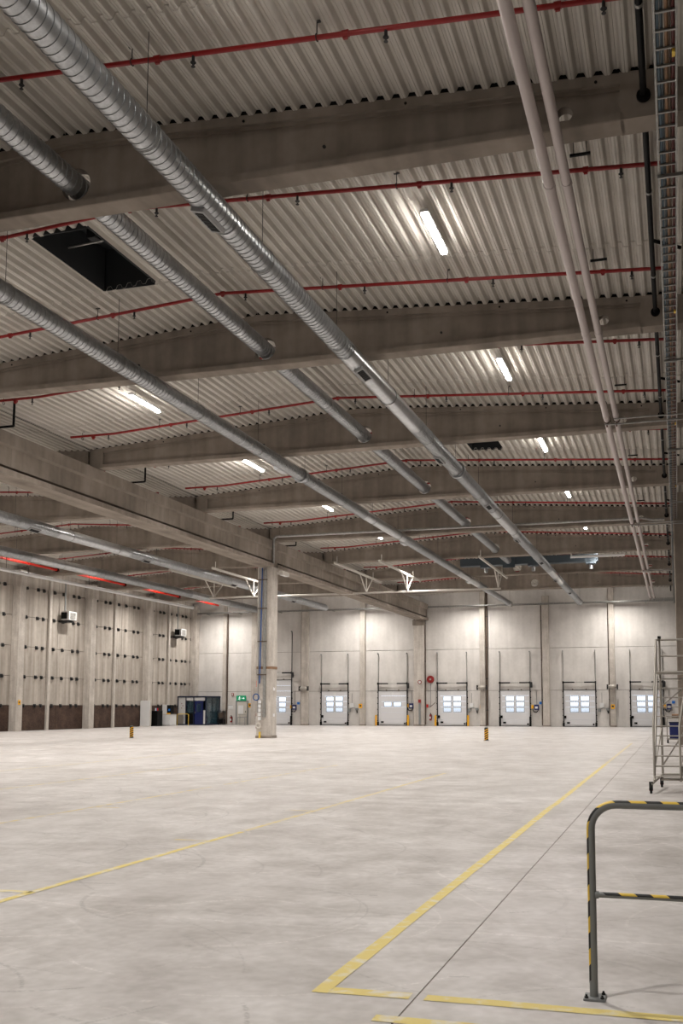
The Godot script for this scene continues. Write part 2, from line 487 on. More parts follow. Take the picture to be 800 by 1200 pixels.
func build_walls() -> void:
	# gable wall with the dock doors
	var w := thing("wall_far", "pale concrete gable wall of large panels behind the dock doors", "wall", Vector3.ZERO, "", "structure")
	var xs := [WALL_L - 0.2, -36.05, -33.3, -28.87, -23.96, -19.3, -14.28, -9.42, -4.54, WALL_R + 0.2]
	var ys := [0.0, 2.73, 5.93, 9.35, 11.7]
	for i in xs.size() - 1:
		var hole := []
		for d in DOORS:
			if d[0] > xs[i] and d[0] < xs[i + 1]: hole = [d[0] - d[1] / 2 + 0.06, d[0] + d[1] / 2 - 0.06, -1.0, d[2] - 0.06]
		for j in 4:
			part(w, "panel", panel_with_hole(xs[i] + 0.006, xs[i + 1] - 0.006, ys[j] + 0.014, ys[j + 1] - 0.014, hole, FAR - 0.16, FAR), M.wall)
		part(w, "backing", panel_with_hole(xs[i], xs[i + 1], 0.0, 11.75, hole, FAR - 0.4, FAR - 0.17), M.joint)
	for d in [FAR_COLS]:
		for c in d:
			var o := thing("wall_column", "", "column", Vector3(c[0], 0, FAR), "columns of the gable wall", "structure")
			var wide: bool = c[1] > 0.7
			var hgt := 8.25 if wide else (9.9 if c[1] > 0.45 else 10.6)
			part(o, "shaft", cbx(Vector3(-c[1] / 2, 0, 0), Vector3(c[1] / 2, hgt, 0.32 if not wide else 0.5), 0.025), M.column)
			if wide: part(o, "corbel", cbx(Vector3(-0.45, 7.85, 0), Vector3(0.45, 8.25, 0.6), 0.03), M.concrete)
			part(o, "base_plate", cbx(Vector3(-c[1] / 2 - 0.02, 0, 0.0), Vector3(c[1] / 2 + 0.02, 0.10, 0.34 if not wide else 0.52)), M.concrete)
	var lab := ["concrete wall column beside the tall dock door", "concrete wall column between the second dock door and the two-pane door", "broad concrete column carrying the girder end at the gable wall", "concrete wall column with a dark downpipe along its edge", "broad concrete wall column in the middle of the four six-pane doors", "concrete wall column with a small yellow sign near the rolling stair"]
	var k := 0
	for o in get_children():
		if o.has_meta("label") and o.get_meta("label") == "":
			o.set_meta("label", lab[k]); k += 1
	# slim column strips towards the corner of the side nave
	var cs := thing("wall_column", "slim concrete column strip with pipes beside the blue booth", "column", Vector3(-36.05, 0, FAR), "columns of the gable wall", "structure")
	part(cs, "shaft", cbx(Vector3(-0.16, 0, 0), Vector3(0.16, 10.4, 0.14), 0.02), M.column)
	part(cs, "downpipe", rod([Vector3(0.26, 0.1, 0.1), Vector3(0.26, 9.2, 0.1)], 0.05), M.brown)
	var cs2 := thing("wall_column", "concrete column with dark flank standing behind the big central column", "column", Vector3(-33.3, 0, FAR), "columns of the gable wall", "structure")
	part(cs2, "shaft", cbx(Vector3(-0.25, 0, 0), Vector3(0.25, 9.9, 0.32), 0.02), M.column)
	part(cs2, "flank", cbx(Vector3(0.25, 0, 0), Vector3(0.55, 9.9, 0.22), 0.01), M.brown)
	# long wall of the side nave: boarded concrete panels
	var l := thing("wall_left", "boarded concrete panel wall with a dark brown kick band", "wall", Vector3.ZERO, "", "structure")
	var zs := []
	for i in 9: zs.append(-44.95 - 3.925 * i)
	zs[-1] = FAR
	var yl := [0.0, 1.58, 3.38, 5.24, 7.12, 8.95, 11.7]
	for i in 8:
		for j in 6:
			var proud := 0.0 if j > 0 else 0.02
			part(l, "panel", cbx(Vector3(WALL_L - 0.2, yl[j] + 0.014, zs[i + 1] + 0.01), Vector3(WALL_L + proud, yl[j + 1] - 0.014, zs[i] - 0.01)), M.kick if j == 0 else M.board)
		# dark clips that hold the panels, in pairs along the joints
		for y in [1.56, 3.36, 5.22, 7.10, 8.93]:
			var za: float = zs[i]; var zb: float = zs[i + 1]
			for z in [za - 0.5, (za + zb) / 2 + 0.3, (za + zb) / 2 - 0.3, zb + 0.5]:
				part(l, "clip", clip_mesh(), M.charcoal, Vector3(WALL_L, y - 0.12, z))
	part(l, "backing", cbx(Vector3(WALL_L - 0.5, 0, FAR - 0.3), Vector3(WALL_L - 0.21, 11.75, -44.95)), M.joint)
	part(l, "panel", cbx(Vector3(WALL_L - 0.5, 0, -44.95), Vector3(WALL_L, 11.75, BACK + 0.3)), M.board)
	var nm := ["broad concrete column of the long side wall with a yellow sticker", "broad concrete column of the long side wall between the two heaters", "broad concrete column of the long side wall behind the white panel", "corner column where the long side wall meets the gable"]
	for i in 4:
		var z := -52.25 - BAY * i
		if i == 3: z = FAR + 0.28
		var o := thing("wall_column", nm[i], "column", Vector3(WALL_L, 0, z), "columns of the side wall", "structure")
		part(o, "shaft", cbx(Vector3(0, 0, -0.3), Vector3(0.55, 9.9, 0.3), 0.03), M.column)
		part(o, "head", cbx(Vector3(0, 8.9, -0.34), Vector3(0.62, 9.54, 0.34), 0.02), M.column)
	for i in 3:
		var o := thing("wall_mullion_column", ["slim concrete strip on the side wall below the nearer heater", "slim concrete strip on the side wall above the striped bollard", "slim concrete strip on the side wall behind the white cupboards"][i], "column", Vector3(WALL_L, 0, -55.7 - BAY * i - (0.15 if i == 2 else 0.0)), "slim strips of the side wall", "structure")
		part(o, "shaft", cbx(Vector3(0, 0, -0.13), Vector3(0.16, 9.9, 0.13), 0.015), M.column)
	# the wall beside the camera and the one behind it
	var r := thing("wall_right", "concrete wall beside the cable ladder", "wall", Vector3.ZERO, "", "structure")
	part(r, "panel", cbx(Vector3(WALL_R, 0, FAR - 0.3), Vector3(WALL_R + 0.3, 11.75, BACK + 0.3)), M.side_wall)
	var bk := thing("wall_back", "concrete gable wall behind the viewer", "wall", Vector3.ZERO, "", "structure")
	part(bk, "panel", cbx(Vector3(WALL_L - 0.3, 0, BACK), Vector3(WALL_R + 0.3, 11.75, BACK + 0.3)), M.wall)
	var o := thing("wall_column", "concrete column at the picture's edge behind the rolling stair", "column", Vector3(0, 0, -41.2), "", "structure")
	part(o, "shaft", cbx(Vector3(0.045, 0, -0.45), Vector3(WALL_R, 10.1, 0.0), 0.03), M.concrete)

var _clip: ArrayMesh
func clip_mesh() -> ArrayMesh:
	if _clip == null:
		var b := MB.new()
		b.box(Vector3(0, 0, -0.11), Vector3(0.05, 0.22, 0.11))
		b.box(Vector3(0.05, 0.02, -0.06), Vector3(0.13, 0.14, 0.06))
		_clip = b.mesh()
	return _clip

# ------------------------------------------------------------------ beams and girder
func beam_mesh(xl: float, xr: float, holes: Array) -> ArrayMesh:
	# I-section with a pitched top, solid end blocks and round openings in the web; local z 0 is its face, -0.4 its far side
	var b := MB.new()
	var c := C1 if xl > -19.5 else C2
	var el := xl + 0.5; var er := xr - 1.35 if xr > 0 else xr - 0.6
	# bottom flange with sloped shoulders, pushed along x
	var t := Transform3D(Basis(Vector3(0, 0, -1), Vector3(0, 1, 0), Vector3(1, 0, 0)), Vector3(0, 0, -0.2))
	var fl := PackedVector2Array([Vector2(-0.185, BEAM_Y), Vector2(0.185, BEAM_Y), Vector2(0.2, BEAM_Y + 0.015), Vector2(0.2, BEAM_Y + 0.12), Vector2(0.085, BEAM_Y + 0.125), Vector2(-0.085, BEAM_Y + 0.125), Vector2(-0.2, BEAM_Y + 0.12), Vector2(-0.2, BEAM_Y + 0.015)])
	b.prism(fl, el - 0.05, er + 0.05, t)
	# end blocks
	for e in [[xl, el], [er, xr]]:
		b.prism(PackedVector2Array([Vector2(e[0], BEAM_Y), Vector2(e[1], BEAM_Y), Vector2(e[1], roof_y(e[1])), Vector2(e[0], roof_y(e[0] + 0.001))]), -0.4, 0.0)
	# top flange, two slopes, with shoulder
	for e in [[el - 0.05, c], [c, er + 0.05]]:
		var ya := roof_y(e[0]); var yb := roof_y(e[1])
		b.prism(PackedVector2Array([Vector2(e[0], ya - 0.16), Vector2(e[1], yb - 0.16), Vector2(e[1], yb), Vector2(e[0], ya)]), -0.38, -0.02)
		b.prism(PackedVector2Array([Vector2(e[0], ya - 0.22), Vector2(e[1], yb - 0.22), Vector2(e[1], yb - 0.16), Vector2(e[0], ya - 0.16)]), -0.32, -0.08)
	# web with holes
	var cuts := [el - 0.02]
	for h in holes: cuts.append(h.x)
	cuts.append(er + 0.02)
	var y0 := BEAM_Y + 0.05
	for i in cuts.size() - 1:
		var a: float = cuts[i]; var d: float = cuts[i + 1]
		var p := PackedVector2Array([Vector2(a, y0), Vector2(d, y0)])
		if i < holes.size():
			var h: Vector3 = holes[i]
			for j in 13: p.append(Vector2(h.x, h.y) + Vector2.from_angle(-PI / 2 - PI * j / 12) * h.z)
		p.append(Vector2(d, roof_y(d) - 0.12))
		if a < c and d > c: p.append(Vector2(c, roof_y(c) - 0.12))
		p.append(Vector2(a, roof_y(a) - 0.12))
		if i > 0:
			var h: Vector3 = holes[i - 1]
			for j in 13: p.append(Vector2(h.x, h.y) + Vector2.from_angle(PI / 2 - PI * j / 12) * h.z)
		b.prism(p, -0.29, -0.11)
	return b.mesh()

func build_beams() -> void:
	var m1 := beam_mesh(-18.97, WALL_R + 0.02, [Vector3(-9.22, 10.02, 0.27), Vector3(-1.3, 9.84, 0.115)])
	var m2 := beam_mesh(WALL_L, -19.05, [Vector3(-36.4, 9.88, 0.11)])
	var dot := MB.new()
	dot.tube([Vector3(0, 0, 0), Vector3(0, 0, 0.012)], 0.022, 8)
	var dm := dot.mesh()
	for i in range(-2, 8):
		var lab: String = "pitched concrete roof beam above the viewer" if i < 0 else "pitched concrete roof beam of the main nave, %s from the viewer" % ORD[i + 1]
		if i == -2: lab = "pitched concrete roof beam behind the viewer"
		var o := thing("roof_beam", lab, "beam", Vector3(0, 0, beam_z(i)), "roof beams of the main nave", "structure")
		part(o, "beam_body", m1, M.concrete)
		if i < 0: continue
		part(o, "flute_filler", filler_mesh(-18.97, C1, WALL_R), M.black)
		for x in [-0.85, -3.6, -6.2, -8.0, -11.2, -13.9, -16.3]:
			part(o, "anchor_hole", dm, M.black, Vector3(x + 0.05 * i, roof_y(x) - 0.1, -0.02))
		for x in [-4.9, -12.6]:
			part(o, "anchor_stub", dm, M.charcoal, Vector3(x, 9.95, -0.11), Basis().scaled(Vector3(1.2, 1.2, 2)))
	for i in range(1, 8):
		var o := thing("roof_beam", "pitched concrete roof beam of the side nave past the girder, %s from the viewer" % ORD[i], "beam", Vector3(0, 0, beam_z(i)), "roof beams of the side nave", "structure")
		part(o, "beam_body", m2, M.concrete)
		part(o, "flute_filler", filler_mesh(WALL_L, C2, -19.05), M.black)

func filler_mesh(xa: float, xc: float, xb: float) -> ArrayMesh:
	# dark foam strip on the beam that closes the flutes of the deck
	var b := MB.new()
	for e in [[xa, xc], [xc, xb]]:
		var ya := roof_y(e[0] + 0.001); var yb := roof_y(e[1] - 0.001)
		b.prism(PackedVector2Array([Vector2(e[0], ya), Vector2(e[1], yb), Vector2(e[1], yb + 0.088), Vector2(e[0], ya + 0.088)]), -0.3, -0.04)
	return b.mesh()

func build_girder() -> void:
	var p := PackedVector2Array([Vector2(-0.42, 8.26), Vector2(0.42, 8.26), Vector2(0.42, 8.43), Vector2(0.12, 8.44), Vector2(0.12, 8.53), Vector2(0.31, 8.54), Vector2(0.31, 9.10), Vector2(0.40, 9.16), Vector2(0.40, 9.53), Vector2(-0.40, 9.53), Vector2(-0.40, 9.16), Vector2(-0.30, 9.10), Vector2(-0.30, 8.50), Vector2(-0.42, 8.43)])
	for s in [[BACK, -44.45, "long concrete girder running from the near edge to the central column"], [-45.1, FAR, "concrete girder from the central column to the gable wall"]]:
		var g := thing("girder_beam", s[2], "girder", Vector3(-19.02, 0, 0), "", "structure")
		var b := MB.new()
		b.prism(p, s[1], s[0])
		part(g, "girder_body", b.mesh(), M.concrete)
		var z: float = -22.0 if s[0] > 0 else -47.5
		while z > s[1] + 0.6:
			part(g, "form_joint", cbx(Vector3(0.30, 8.55, -0.006), Vector3(0.313, 9.1, 0.006)), M.joint, Vector3(0, 0, z))
			z -= 2.62
		part(g, "conduit", rod([Vector3(-0.42, 8.32, s[0]), Vector3(-0.42, 8.32, s[1])], 0.03), M.galv, Vector3(-0.05, 0, 0))
	# bearing pads under the beam ends
	for i in range(0, 8):
		var o := thing("bearing_pad_beam", "thin bearing pad under the %s beam end on the girder" % ORD[i + 1], "pad", Vector3(-19.02, 9.53, beam_z(i)), "bearing pads on the girder", "structure")
		part(o, "pad", cbx(Vector3(-0.3, 0, -0.36), Vector3(0.3, 0.035, -0.04)), M.charcoal)

# ------------------------------------------------------------------ lights
func ceiling_light(x: float, z: float, label: String, group: String) -> void:
	var y := roof_y(x) - 0.24
	var o := thing("ceiling_light", label, "ceiling light", Vector3(x, y, z), group)
	part(o, "lamp_housing", cbx(Vector3(-0.075, 0.05, -0.82), Vector3(0.075, 0.11, 0.82), 0.015), M.white)
	part(o, "lamp_tube", cbx(Vector3(-0.06, -0.01, -0.80), Vector3(0.06, 0.05, 0.80), 0.02), M.lamp)
	for s in [-0.55, 0.55]:
		part(o, "hanger", rod([Vector3(0, 0.11, s), Vector3(0, 0.235, s)], 0.008), M.galv)
	var a := SpotLight3D.new()          # a reflector fitting: most light goes down, little past 65 degrees
	a.name = "spot_light"
	a.spot_angle = 75.0
	a.spot_angle_attenuation = 1.0
	a.light_size = 0.18
	a.light_energy = 60.0
	a.light_color = Color(1.0, 0.978, 0.95)
	a.spot_range = 90.0
	a.spot_attenuation = 2.0
	a.shadow_enabled = true
	o.add_child(a)
	a.position = Vector3(0, -0.2, 0)
	a.rotation_degrees = Vector3(-90, 0, 0)

func build_ceiling_lights() -> void:
	for i in range(-2, 8):
		var z := -17.35 - BAY * i if i < 7 else -73.2
		var w: String = "just above the view" if i == -1 else "overhead behind the viewer" if i == -2 else "%s in its row" % ORD[i + 1]
		ceiling_light(-4.1, z, "slim white ceiling light between the beige pipes and round duct, " + w, "ceiling lights, pipe side")
		if i < 0: continue
		ceiling_light(-14.65, z, "slim white ceiling light between far duct and girder, " + w, "ceiling lights, girder side")
		ceiling_light(-23.65, z, "slim white ceiling light of the side nave past the girder, " + w, "side nave lights, girder side")
		ceiling_light(-35.6, z, "slim white ceiling light of the side nave near the long wall, " + w, "side nave lights, wall side")

# ------------------------------------------------------------------ ducts
var _spiral := {}
func spiral(r: float, length: float, seg := 26) -> ArrayMesh:
	# lock-seam duct: a helix of narrow standing seams, running along -z from the origin
	var key := "%.3f_%.3f" % [r, length]
	if _spiral.has(key): return _spiral[key]
	var b := MB.new()
	var pitch := 0.135
	var turns := int(ceil(length / pitch)) + 1
	# rows of one turn: offset, radius, share of the normal along z; each strip has its own two rows
	var strips := [[[0.0, 0.0, 0.0], [0.112, 0.0, 0.0]], [[0.112, 0.0, 0.8], [0.117, 0.009, 0.8]], [[0.117, 0.009, 0.0], [0.128, 0.009, 0.0]], [[0.128, 0.009, -0.8], [0.135, 0.0, -0.8]]]
	for t in turns:
		for q in strips:
			var k0 := b.v.size()
			for e in 2:
				for j in seg + 1:
					var a := TAU * j / seg
					var z := clampf(t * pitch + q[e][0] - pitch * j / seg, 0.0, length)
					var rr: float = r + q[e][1]
					b.v.append(Vector3(cos(a) * rr, sin(a) * rr, -z))
					b.n.append(Vector3(cos(a) * (1.0 - absf(q[e][2])), sin(a) * (1.0 - absf(q[e][2])), q[e][2]).normalized())
			for j in seg:
				var k := k0 + j
				b.ix.append_array([k, k + 1, k + seg + 1, k + 1, k + seg + 2, k + seg + 1])
	_spiral[key] = b.mesh()
	return _spiral[key]

func plain_duct(r: float, length: float, seg := 26) -> ArrayMesh:
	var b := MB.new()
	b.tube([Vector3(0, 0, 0), Vector3(0, 0, -length)], r, seg, false)
	return b.mesh()

func duct(label: String, x: float, y: float, r: float, z0: float, z1: float, plain_after: float, hang := true) -> Node3D:
	var o := thing("round_duct", label, "duct", Vector3(x, y, 0), "round ventilation ducts")
	var cl := MB.new()
	cl.tube([Vector3(0, 0, 0.03), Vector3(0, 0, -0.03)], r + 0.012, 26, false)
	var collar := cl.mesh()
	var st := MB.new()
	st.ring(Vector3.ZERO, Vector3(0, 0, 1), r + 0.012, 0.009, 26, 4)
	var strap := st.mesh()
	var z := z0
	var k := 0
	var seclen := 5.94
	while z > z1 + 0.1:
		var len := minf(seclen, z - z1)
		if z < plain_after and k % 3 == 1:
			part(o, "duct_section", plain_duct(r + 0.003, len), M.duct_plain, Vector3(0, 0, z))
		else:
			part(o, "duct_section", spiral(r, len), M.duct, Vector3(0, 0, z))
		part(o, "collar", collar, M.duct_plain, Vector3(0, 0, z))
		z -= len
		k += 1
	# end cap with a rim
	var cap := MB.new()
	cap.tube([Vector3(0, 0, z1), Vector3(0, 0, z1 - 0.06)], r + 0.01, 26)
	part(o, "end_cap", cap.mesh(), M.duct_plain)
	if hang:
		var hz := -7.4
		while hz > z1:
			if hz < z0:
				part(o, "strap", strap, M.galv, Vector3(0, 0, hz))
				part(o, "hanger_wire", rod([Vector3(0, r + 0.01, hz), Vector3(0, roof_y(x) - y, hz)], 0.006, 5), M.charcoal)
			hz -= 3.925
	return o

func grille(o: Node3D, r: float, ang: float, z: float) -> void:
	# supply grille on a saddle; ang measured from straight down towards -x
	var b := Basis(Vector3(0, 0, 1), -ang)
	var g := part(o, "grille", null, null, Vector3(0, 0, z), b)
	var s := MB.new()
	s.box(Vector3(-0.11, -r - 0.045, -0.36), Vector3(0.11, -r + 0.05, 0.36))
	g.mesh = s.mesh(); g.material_override = M.grille_grey
	part(g, "louvre_opening", cbx(Vector3(-0.07, -r - 0.052, -0.3), Vector3(0.07, -r - 0.044, 0.3)), M.black)
	for i in 6:
		part(g, "louvre", cbx(Vector3(-0.07, -r - 0.058, -0.008), Vector3(0.07, -r - 0.05, 0.008)), M.charcoal, Vector3(0, 0, -0.26 + 0.104 * i))

func build_ducts() -> void:
	var d := duct("bright spiral duct below the beams that starts at the picture's upper corner", -6.66, 9.16, 0.21, 4.0, -74.2, -19.0)
	for z in [-13.3, -28.9, -44.2, -59.2]: grille(d, 0.21, 0.25, z)
	for z in [-20.8, -36.4, -51.6, -66.0]: grille(d, 0.21, -0.4, z)
	var e := duct("spiral duct below the beams that is nearest the girder", -11.86, 9.2, 0.19, 4.0, -74.2, -24.0)
	for z in [-29.4, -44.6, -59.8]:
		var bxm := part(e, "damper_box", cbx(Vector3(-0.34, -0.14, -0.35), Vector3(-0.12, 0.1, 0.35), 0.02), M.duct_plain, Vector3(0, 0, z))
		part(bxm, "damper_cap", cbx(Vector3(-0.37, -0.1, -0.2), Vector3(-0.335, 0.06, 0.2)), M.white)
	var rg := MB.new()
	rg.tube([Vector3(0, 0, 0.08), Vector3(0, 0, -0.08)], 0.245, 26)
	part(e, "flange_ring", rg.mesh(), M.duct, Vector3(0, 0, -30.6))
	var rg2 := MB.new()
	rg2.tube([Vector3(0, 0, 0.09), Vector3(0, 0, -0.09)], 0.27, 26)
	part(d, "flange_ring", rg2.mesh(), M.duct, Vector3(0, 0, -31.2))
	duct("spiral duct that passes through the round openings of the beams", -9.22, 9.99, 0.19, 4.0, -57.18, -60.0, false)
	var f := duct("round duct of the side nave just past the girder", -26.2, 9.2, 0.24, -14.0, -73.0, -20.0)
	for z in [-36.0, -45.4, -56.0, -66.0]: grille(f, 0.24, -0.5, z)
	duct("round duct of the side nave nearest the long wall", -31.95, 9.2, 0.24, -20.0, -73.0, -20.0)
	# square cross duct that the middle one runs into
	var o := thing("square_duct", "slate grey rectangular duct across the nave where the middle duct ends", "duct", Vector3(-8.0, 9.78, -57.6))
	part(o, "duct_body", cbx(Vector3(-4.1, -0.02, -0.35), Vector3(3.9, 0.42, 0.25), 0.02), M.slate)
	part(o, "end_flange", cbx(Vector3(-1.55, -0.2, 0.2), Vector3(-0.85, 0.5, 0.34)), M.slate)
	for x in [-2.6, 0.2, 3.5]:
		var s := part(o, "outlet_box", cbx(Vector3(x - 0.3, -0.14, -0.25), Vector3(x + 0.3, 0.0, 0.25), 0.02), M.slate)
		part(s, "outlet", rod([Vector3(x, -0.14, 0), Vector3(x, -0.42, 0)], 0.11, 14), M.duct_plain)
	for x in [-3.9, 3.7]:
		part(o, "hanger_wire", rod([Vector3(x, 0.42, 0), Vector3(x, roof_y(x - 8.0) - 9.78, 0)], 0.01, 5), M.charcoal)

# ------------------------------------------------------------------ pipes
func build_pipes() -> void:
	var zs := [-25.9, -41.0, -55.2, -70.0]
	for k in 2:
		var x: float = [-1.545, -1.30][k]
		var o := thing("beige_pipe", ["thicker of the two long beige pipes below the beams", "thinner long beige pipe, the one beside the cable ladder"][k], "pipe", Vector3(x, 8.92, 0), "twin beige pipes")
		var r: float = [0.077, 0.07][k]
		var z := 4.0
		while z > -70.0:
			var e := maxf(z - 5.9, -70.4)
			part(o, "pipe_length", rod([Vector3(0, 0, z), Vector3(0, 0, e)], r, 16), M.pale_pipe)
			part(o, "pipe_joint", rod([Vector3(0, 0, e + 0.05), Vector3(0, 0, e - 0.03)], r + 0.008, 16), M.pale_pipe)
			z = e
		for q in zs: part(o, "pipe_clamp", rod([Vector3(0, 0, q + 0.04), Vector3(0, 0, q - 0.04)], r + 0.02, 14), M.brown)
		part(o, "end_plug", rod([Vector3(0, 0, -70.4), Vector3(0, 0, -70.5)], r + 0.01, 16), M.brown)
	for i in 4:
		var o := thing("pipe_bracket", "thin steel bracket bar holding the beige pipes to the wall, %s from the viewer" % ORD[i + 1], "bracket", Vector3(0, 8.92, zs[i]), "brackets of the beige pipes")
		part(o, "bar", rod([Vector3(-1.6, -0.125, 0), Vector3(WALL_R, -0.125, 0)], 0.022), M.galv)
		part(o, "bar", rod([Vector3(-1.35, -0.115, 0.45), Vector3(WALL_R, -0.115, 0.45)], 0.02), M.galv)
		for x in [-1.545, -1.30]: part(o, "clamp_bolt", rod([Vector3(x, -0.19, 0), Vector3(x, -0.103, 0)], 0.018), M.dark_red)
	# black drain pipe along the eaves, through every beam
	var dr := thing("drain_pipe", "long black drain pipe under the eaves beside the cable ladder", "pipe", Vector3(-0.21, 9.86, 0))
	part(dr, "pipe_length", rod([Vector3(0, 0, 2), Vector3(0, 0, -74.5)], 0.045, 12), M.black)
	for i in range(0, 8):
		part(dr, "socket", rod([Vector3(0, -0.01, beam_z(i) + 0.05), Vector3(0, -0.01, beam_z(i) - 0.02)], 0.095, 14), M.black)
		for q in [1.9, 5.2]:
			part(dr, "pipe_clip", rod([Vector3(0, 0, beam_z(i) + q), Vector3(0, 0, beam_z(i) + q - 0.05)], 0.055, 12), M.galv)
		part(dr, "branch", rod([Vector3(0, 0, beam_z(i) + 3.4), Vector3(0.5, -0.02, beam_z(i) + 3.0)], 0.035, 8), M.black)
	# black roof drains that dip onto the girder
	for i in 4:
		var z := -24.0 - 7.45 * i
		var o := thing("roof_drain", "black elbow of a roof drain above the girder, %s from the viewer" % ORD[i + 1], "drain pipe", Vector3(-18.2, 9.58, z), "roof drains above the girder")
		part(o, "drop", rod([Vector3(0, 0, 0), Vector3(0, roof_y(-18.2) - 9.56, 0)], 0.035), M.black)
		part(o, "elbow", rod([Vector3(0, 0, 0), Vector3(-0.75, 0.0, 0)], 0.035), M.black)
	# conduit along the fifth beam and down to the central column
	var c := thing("conduit_pipe", "bright metal conduit pipe along the fifth beam to the central column", "pipe")
	part(c, "pipe_length", rod([Vector3(-18.55, 8.4, -44.3), Vector3(-18.55, 9.6, -44.3), Vector3(-18.42, 9.72, -44.36), Vector3(-3.0, 9.73, -44.55), Vector3(-1.25, 9.74, -44.55), Vector3(-0.8, 9.64, -44.55), Vector3(-0.3, 9.64, -44.55)], 0.055, 10), M.galv)
	for x in [-15.0, -12.0, -8.0, -5.0, -2.0]:
		part(c, "saddle", rod([Vector3(x - 0.03, 9.725, -44.48), Vector3(x + 0.03, 9.725, -44.48)], 0.07, 10), M.galv)
	# grey tube and red main beside the long wall
	var t := thing("light_grey_tube", "pale straight tube hung along the side nave above the long wall", "tube", Vector3(-34.25, 8.78, 0))
	part(t, "tube_body", rod([Vector3(0, 0, -25), Vector3(0, 0, -66.4)], 0.1, 14), M.white)
	part(t, "tube_cap", rod([Vector3(0, 0, -66.4), Vector3(0, 0, -66.5)], 0.11, 14), M.white)
	for i in range(1, 7):
		part(t, "hanger_wire", rod([Vector3(0, 0.1, beam_z(i) - 0.2), Vector3(0, BEAM_Y - 8.78, beam_z(i) - 0.2)], 0.012, 5), M.charcoal)
	var rm := thing("red_water_main", "orange red water main running along the side nave between the beams", "pipe", Vector3(-36.4, 9.88, 0))
	part(rm, "pipe_length", rod([Vector3(0, 0, -22), Vector3(0, 0, -75.2)], 0.075, 12), M.orange_red)
	for i in range(2, 8):
		part(rm, "sleeve", rod([Vector3(0, 0, beam_z(i) + 0.06), Vector3(0, 0, beam_z(i) - 0.02)], 0.13, 14), M.black)

func sprinkler_line(z: float, nave: int, label: String) -> void:
	var c := C1 if nave == 0 else C2
	var o := thing("sprinkler_pipe", label, "sprinkler pipe", Vector3(0, 0, z), "red sprinkler pipes of the main nave" if nave == 0 else "red sprinkler pipes of the side nave")
	var dy := -0.22
	var xa: float = -0.02 if nave == 0 else -19.7
	var xb: float = -18.1 if nave == 0 else -36.2
	var r := 0.036
	part(o, "pipe_length", rod([Vector3(xa, roof_y(xa) + dy, 0), Vector3(c, roof_y(c) + dy, 0)], r, 10), M.red)
	if nave == 0:
		part(o, "pipe_length", rod([Vector3(c, roof_y(c) + dy, 0), Vector3(-16.9, roof_y(-16.9) + dy, 0), Vector3(xb - 0.4, roof_y(-16.9) + dy, 0)], r, 10), M.red)
	else:
		part(o, "pipe_length", rod([Vector3(c, roof_y(c) + dy, 0), Vector3(xb, roof_y(xb) + dy, 0)], r, 10), M.red)
	var k := 0
	var x := xa - 0.6
	while x > xb + 0.6:
		var y := roof_y(x) + dy
		# sprinkler head on a short drop, then a hanger rod with its ring a step further on
		var h := part(o, "sprinkler_head", head_mesh(), M.charcoal, Vector3(x, y, 0))
		h.rotation.y = 0.3 * k
		part(o, "pipe_coupling", coupling_mesh(), M.red, Vector3(x - 0.55, roof_y(x - 0.55) + dy, 0))
		part(o, "hanger", hanger_mesh(), M.charcoal, Vector3(x - 0.95, roof_y(x - 0.95) + dy, 0))
		x -= 2.75
		k += 1

var _hm: ArrayMesh
var _cm: ArrayMesh
var _gm: ArrayMesh
func head_mesh() -> ArrayMesh:
	if _hm == null:
		var b := MB.new()
		b.tube([Vector3(0, -0.02, 0), Vector3(0, -0.12, 0)], 0.022, 8)
		b.tube([Vector3(0, -0.12, 0), Vector3(0, -0.125, 0)], 0.042, 10)
		b.tube([Vector3(0.02, -0.12, 0), Vector3(0.0, -0.18, 0)], 0.007, 5)
		b.tube([Vector3(-0.02, -0.12, 0), Vector3(0.0, -0.18, 0)], 0.007, 5)
		b.tube([Vector3(0, -0.18, 0), Vector3(0, -0.185, 0)], 0.03, 10)
		_hm = b.mesh()
	return _hm
func coupling_mesh() -> ArrayMesh:
	if _cm == null:
		var b := MB.new()
		b.tube([Vector3(-0.045, 0, 0), Vector3(0.045, 0, 0)], 0.05, 10)
		b.box(Vector3(-0.03, -0.075, -0.015), Vector3(0.03, -0.04, 0.015))
		_cm = b.mesh()
	return _cm
func hanger_mesh() -> ArrayMesh:
	if _gm == null:
		var b := MB.new()
		b.ring(Vector3.ZERO, Vector3(1, 0, 0), 0.046, 0.008, 12, 5)
		b.tube([Vector3(0, 0.045, 0), Vector3(0, 0.24, 0)], 0.008, 5)
		b.box(Vector3(-0.05, 0.215, -0.02), Vector3(0.05, 0.232, 0.02))
		_gm = b.mesh()
	return _gm

func build_sprinklers() -> void:
	for k in range(0, 16):
		sprinkler_line(-11.59 - 3.92 * k, 0, "red sprinkler pipe under the main nave roof, %s from the viewer" % ORD[k + 1])
	for k in range(0, 11):
		sprinkler_line(-31.2 - 3.92 * k, 1, "red sprinkler pipe under the side nave roof, %s from the viewer" % ORD[k + 1])
	# short slotted bars under the deck beside the beige pipes
	for i in range(0, 6):
		var o := thing("slotted_bar", "short black slotted bar under the deck beside the beige pipes, %s from the viewer" % ORD[i + 1], "bar", Vector3(-1.22, 10.1, -15.1 - 3.93 * (i * 2 if i > 0 else 0) + (4.0 if i > 0 else 0.0)), "slotted bars under the deck")
		part(o, "bar_body", cbx(Vector3(-0.16, 0, -0.02), Vector3(0.16, 0.04, 0.02)), M.black)
		for x in [-0.1, 0.1]: part(o, "stud", rod([Vector3(x, 0.04, 0), Vector3(x, 0.25, 0)], 0.006, 5), M.black)

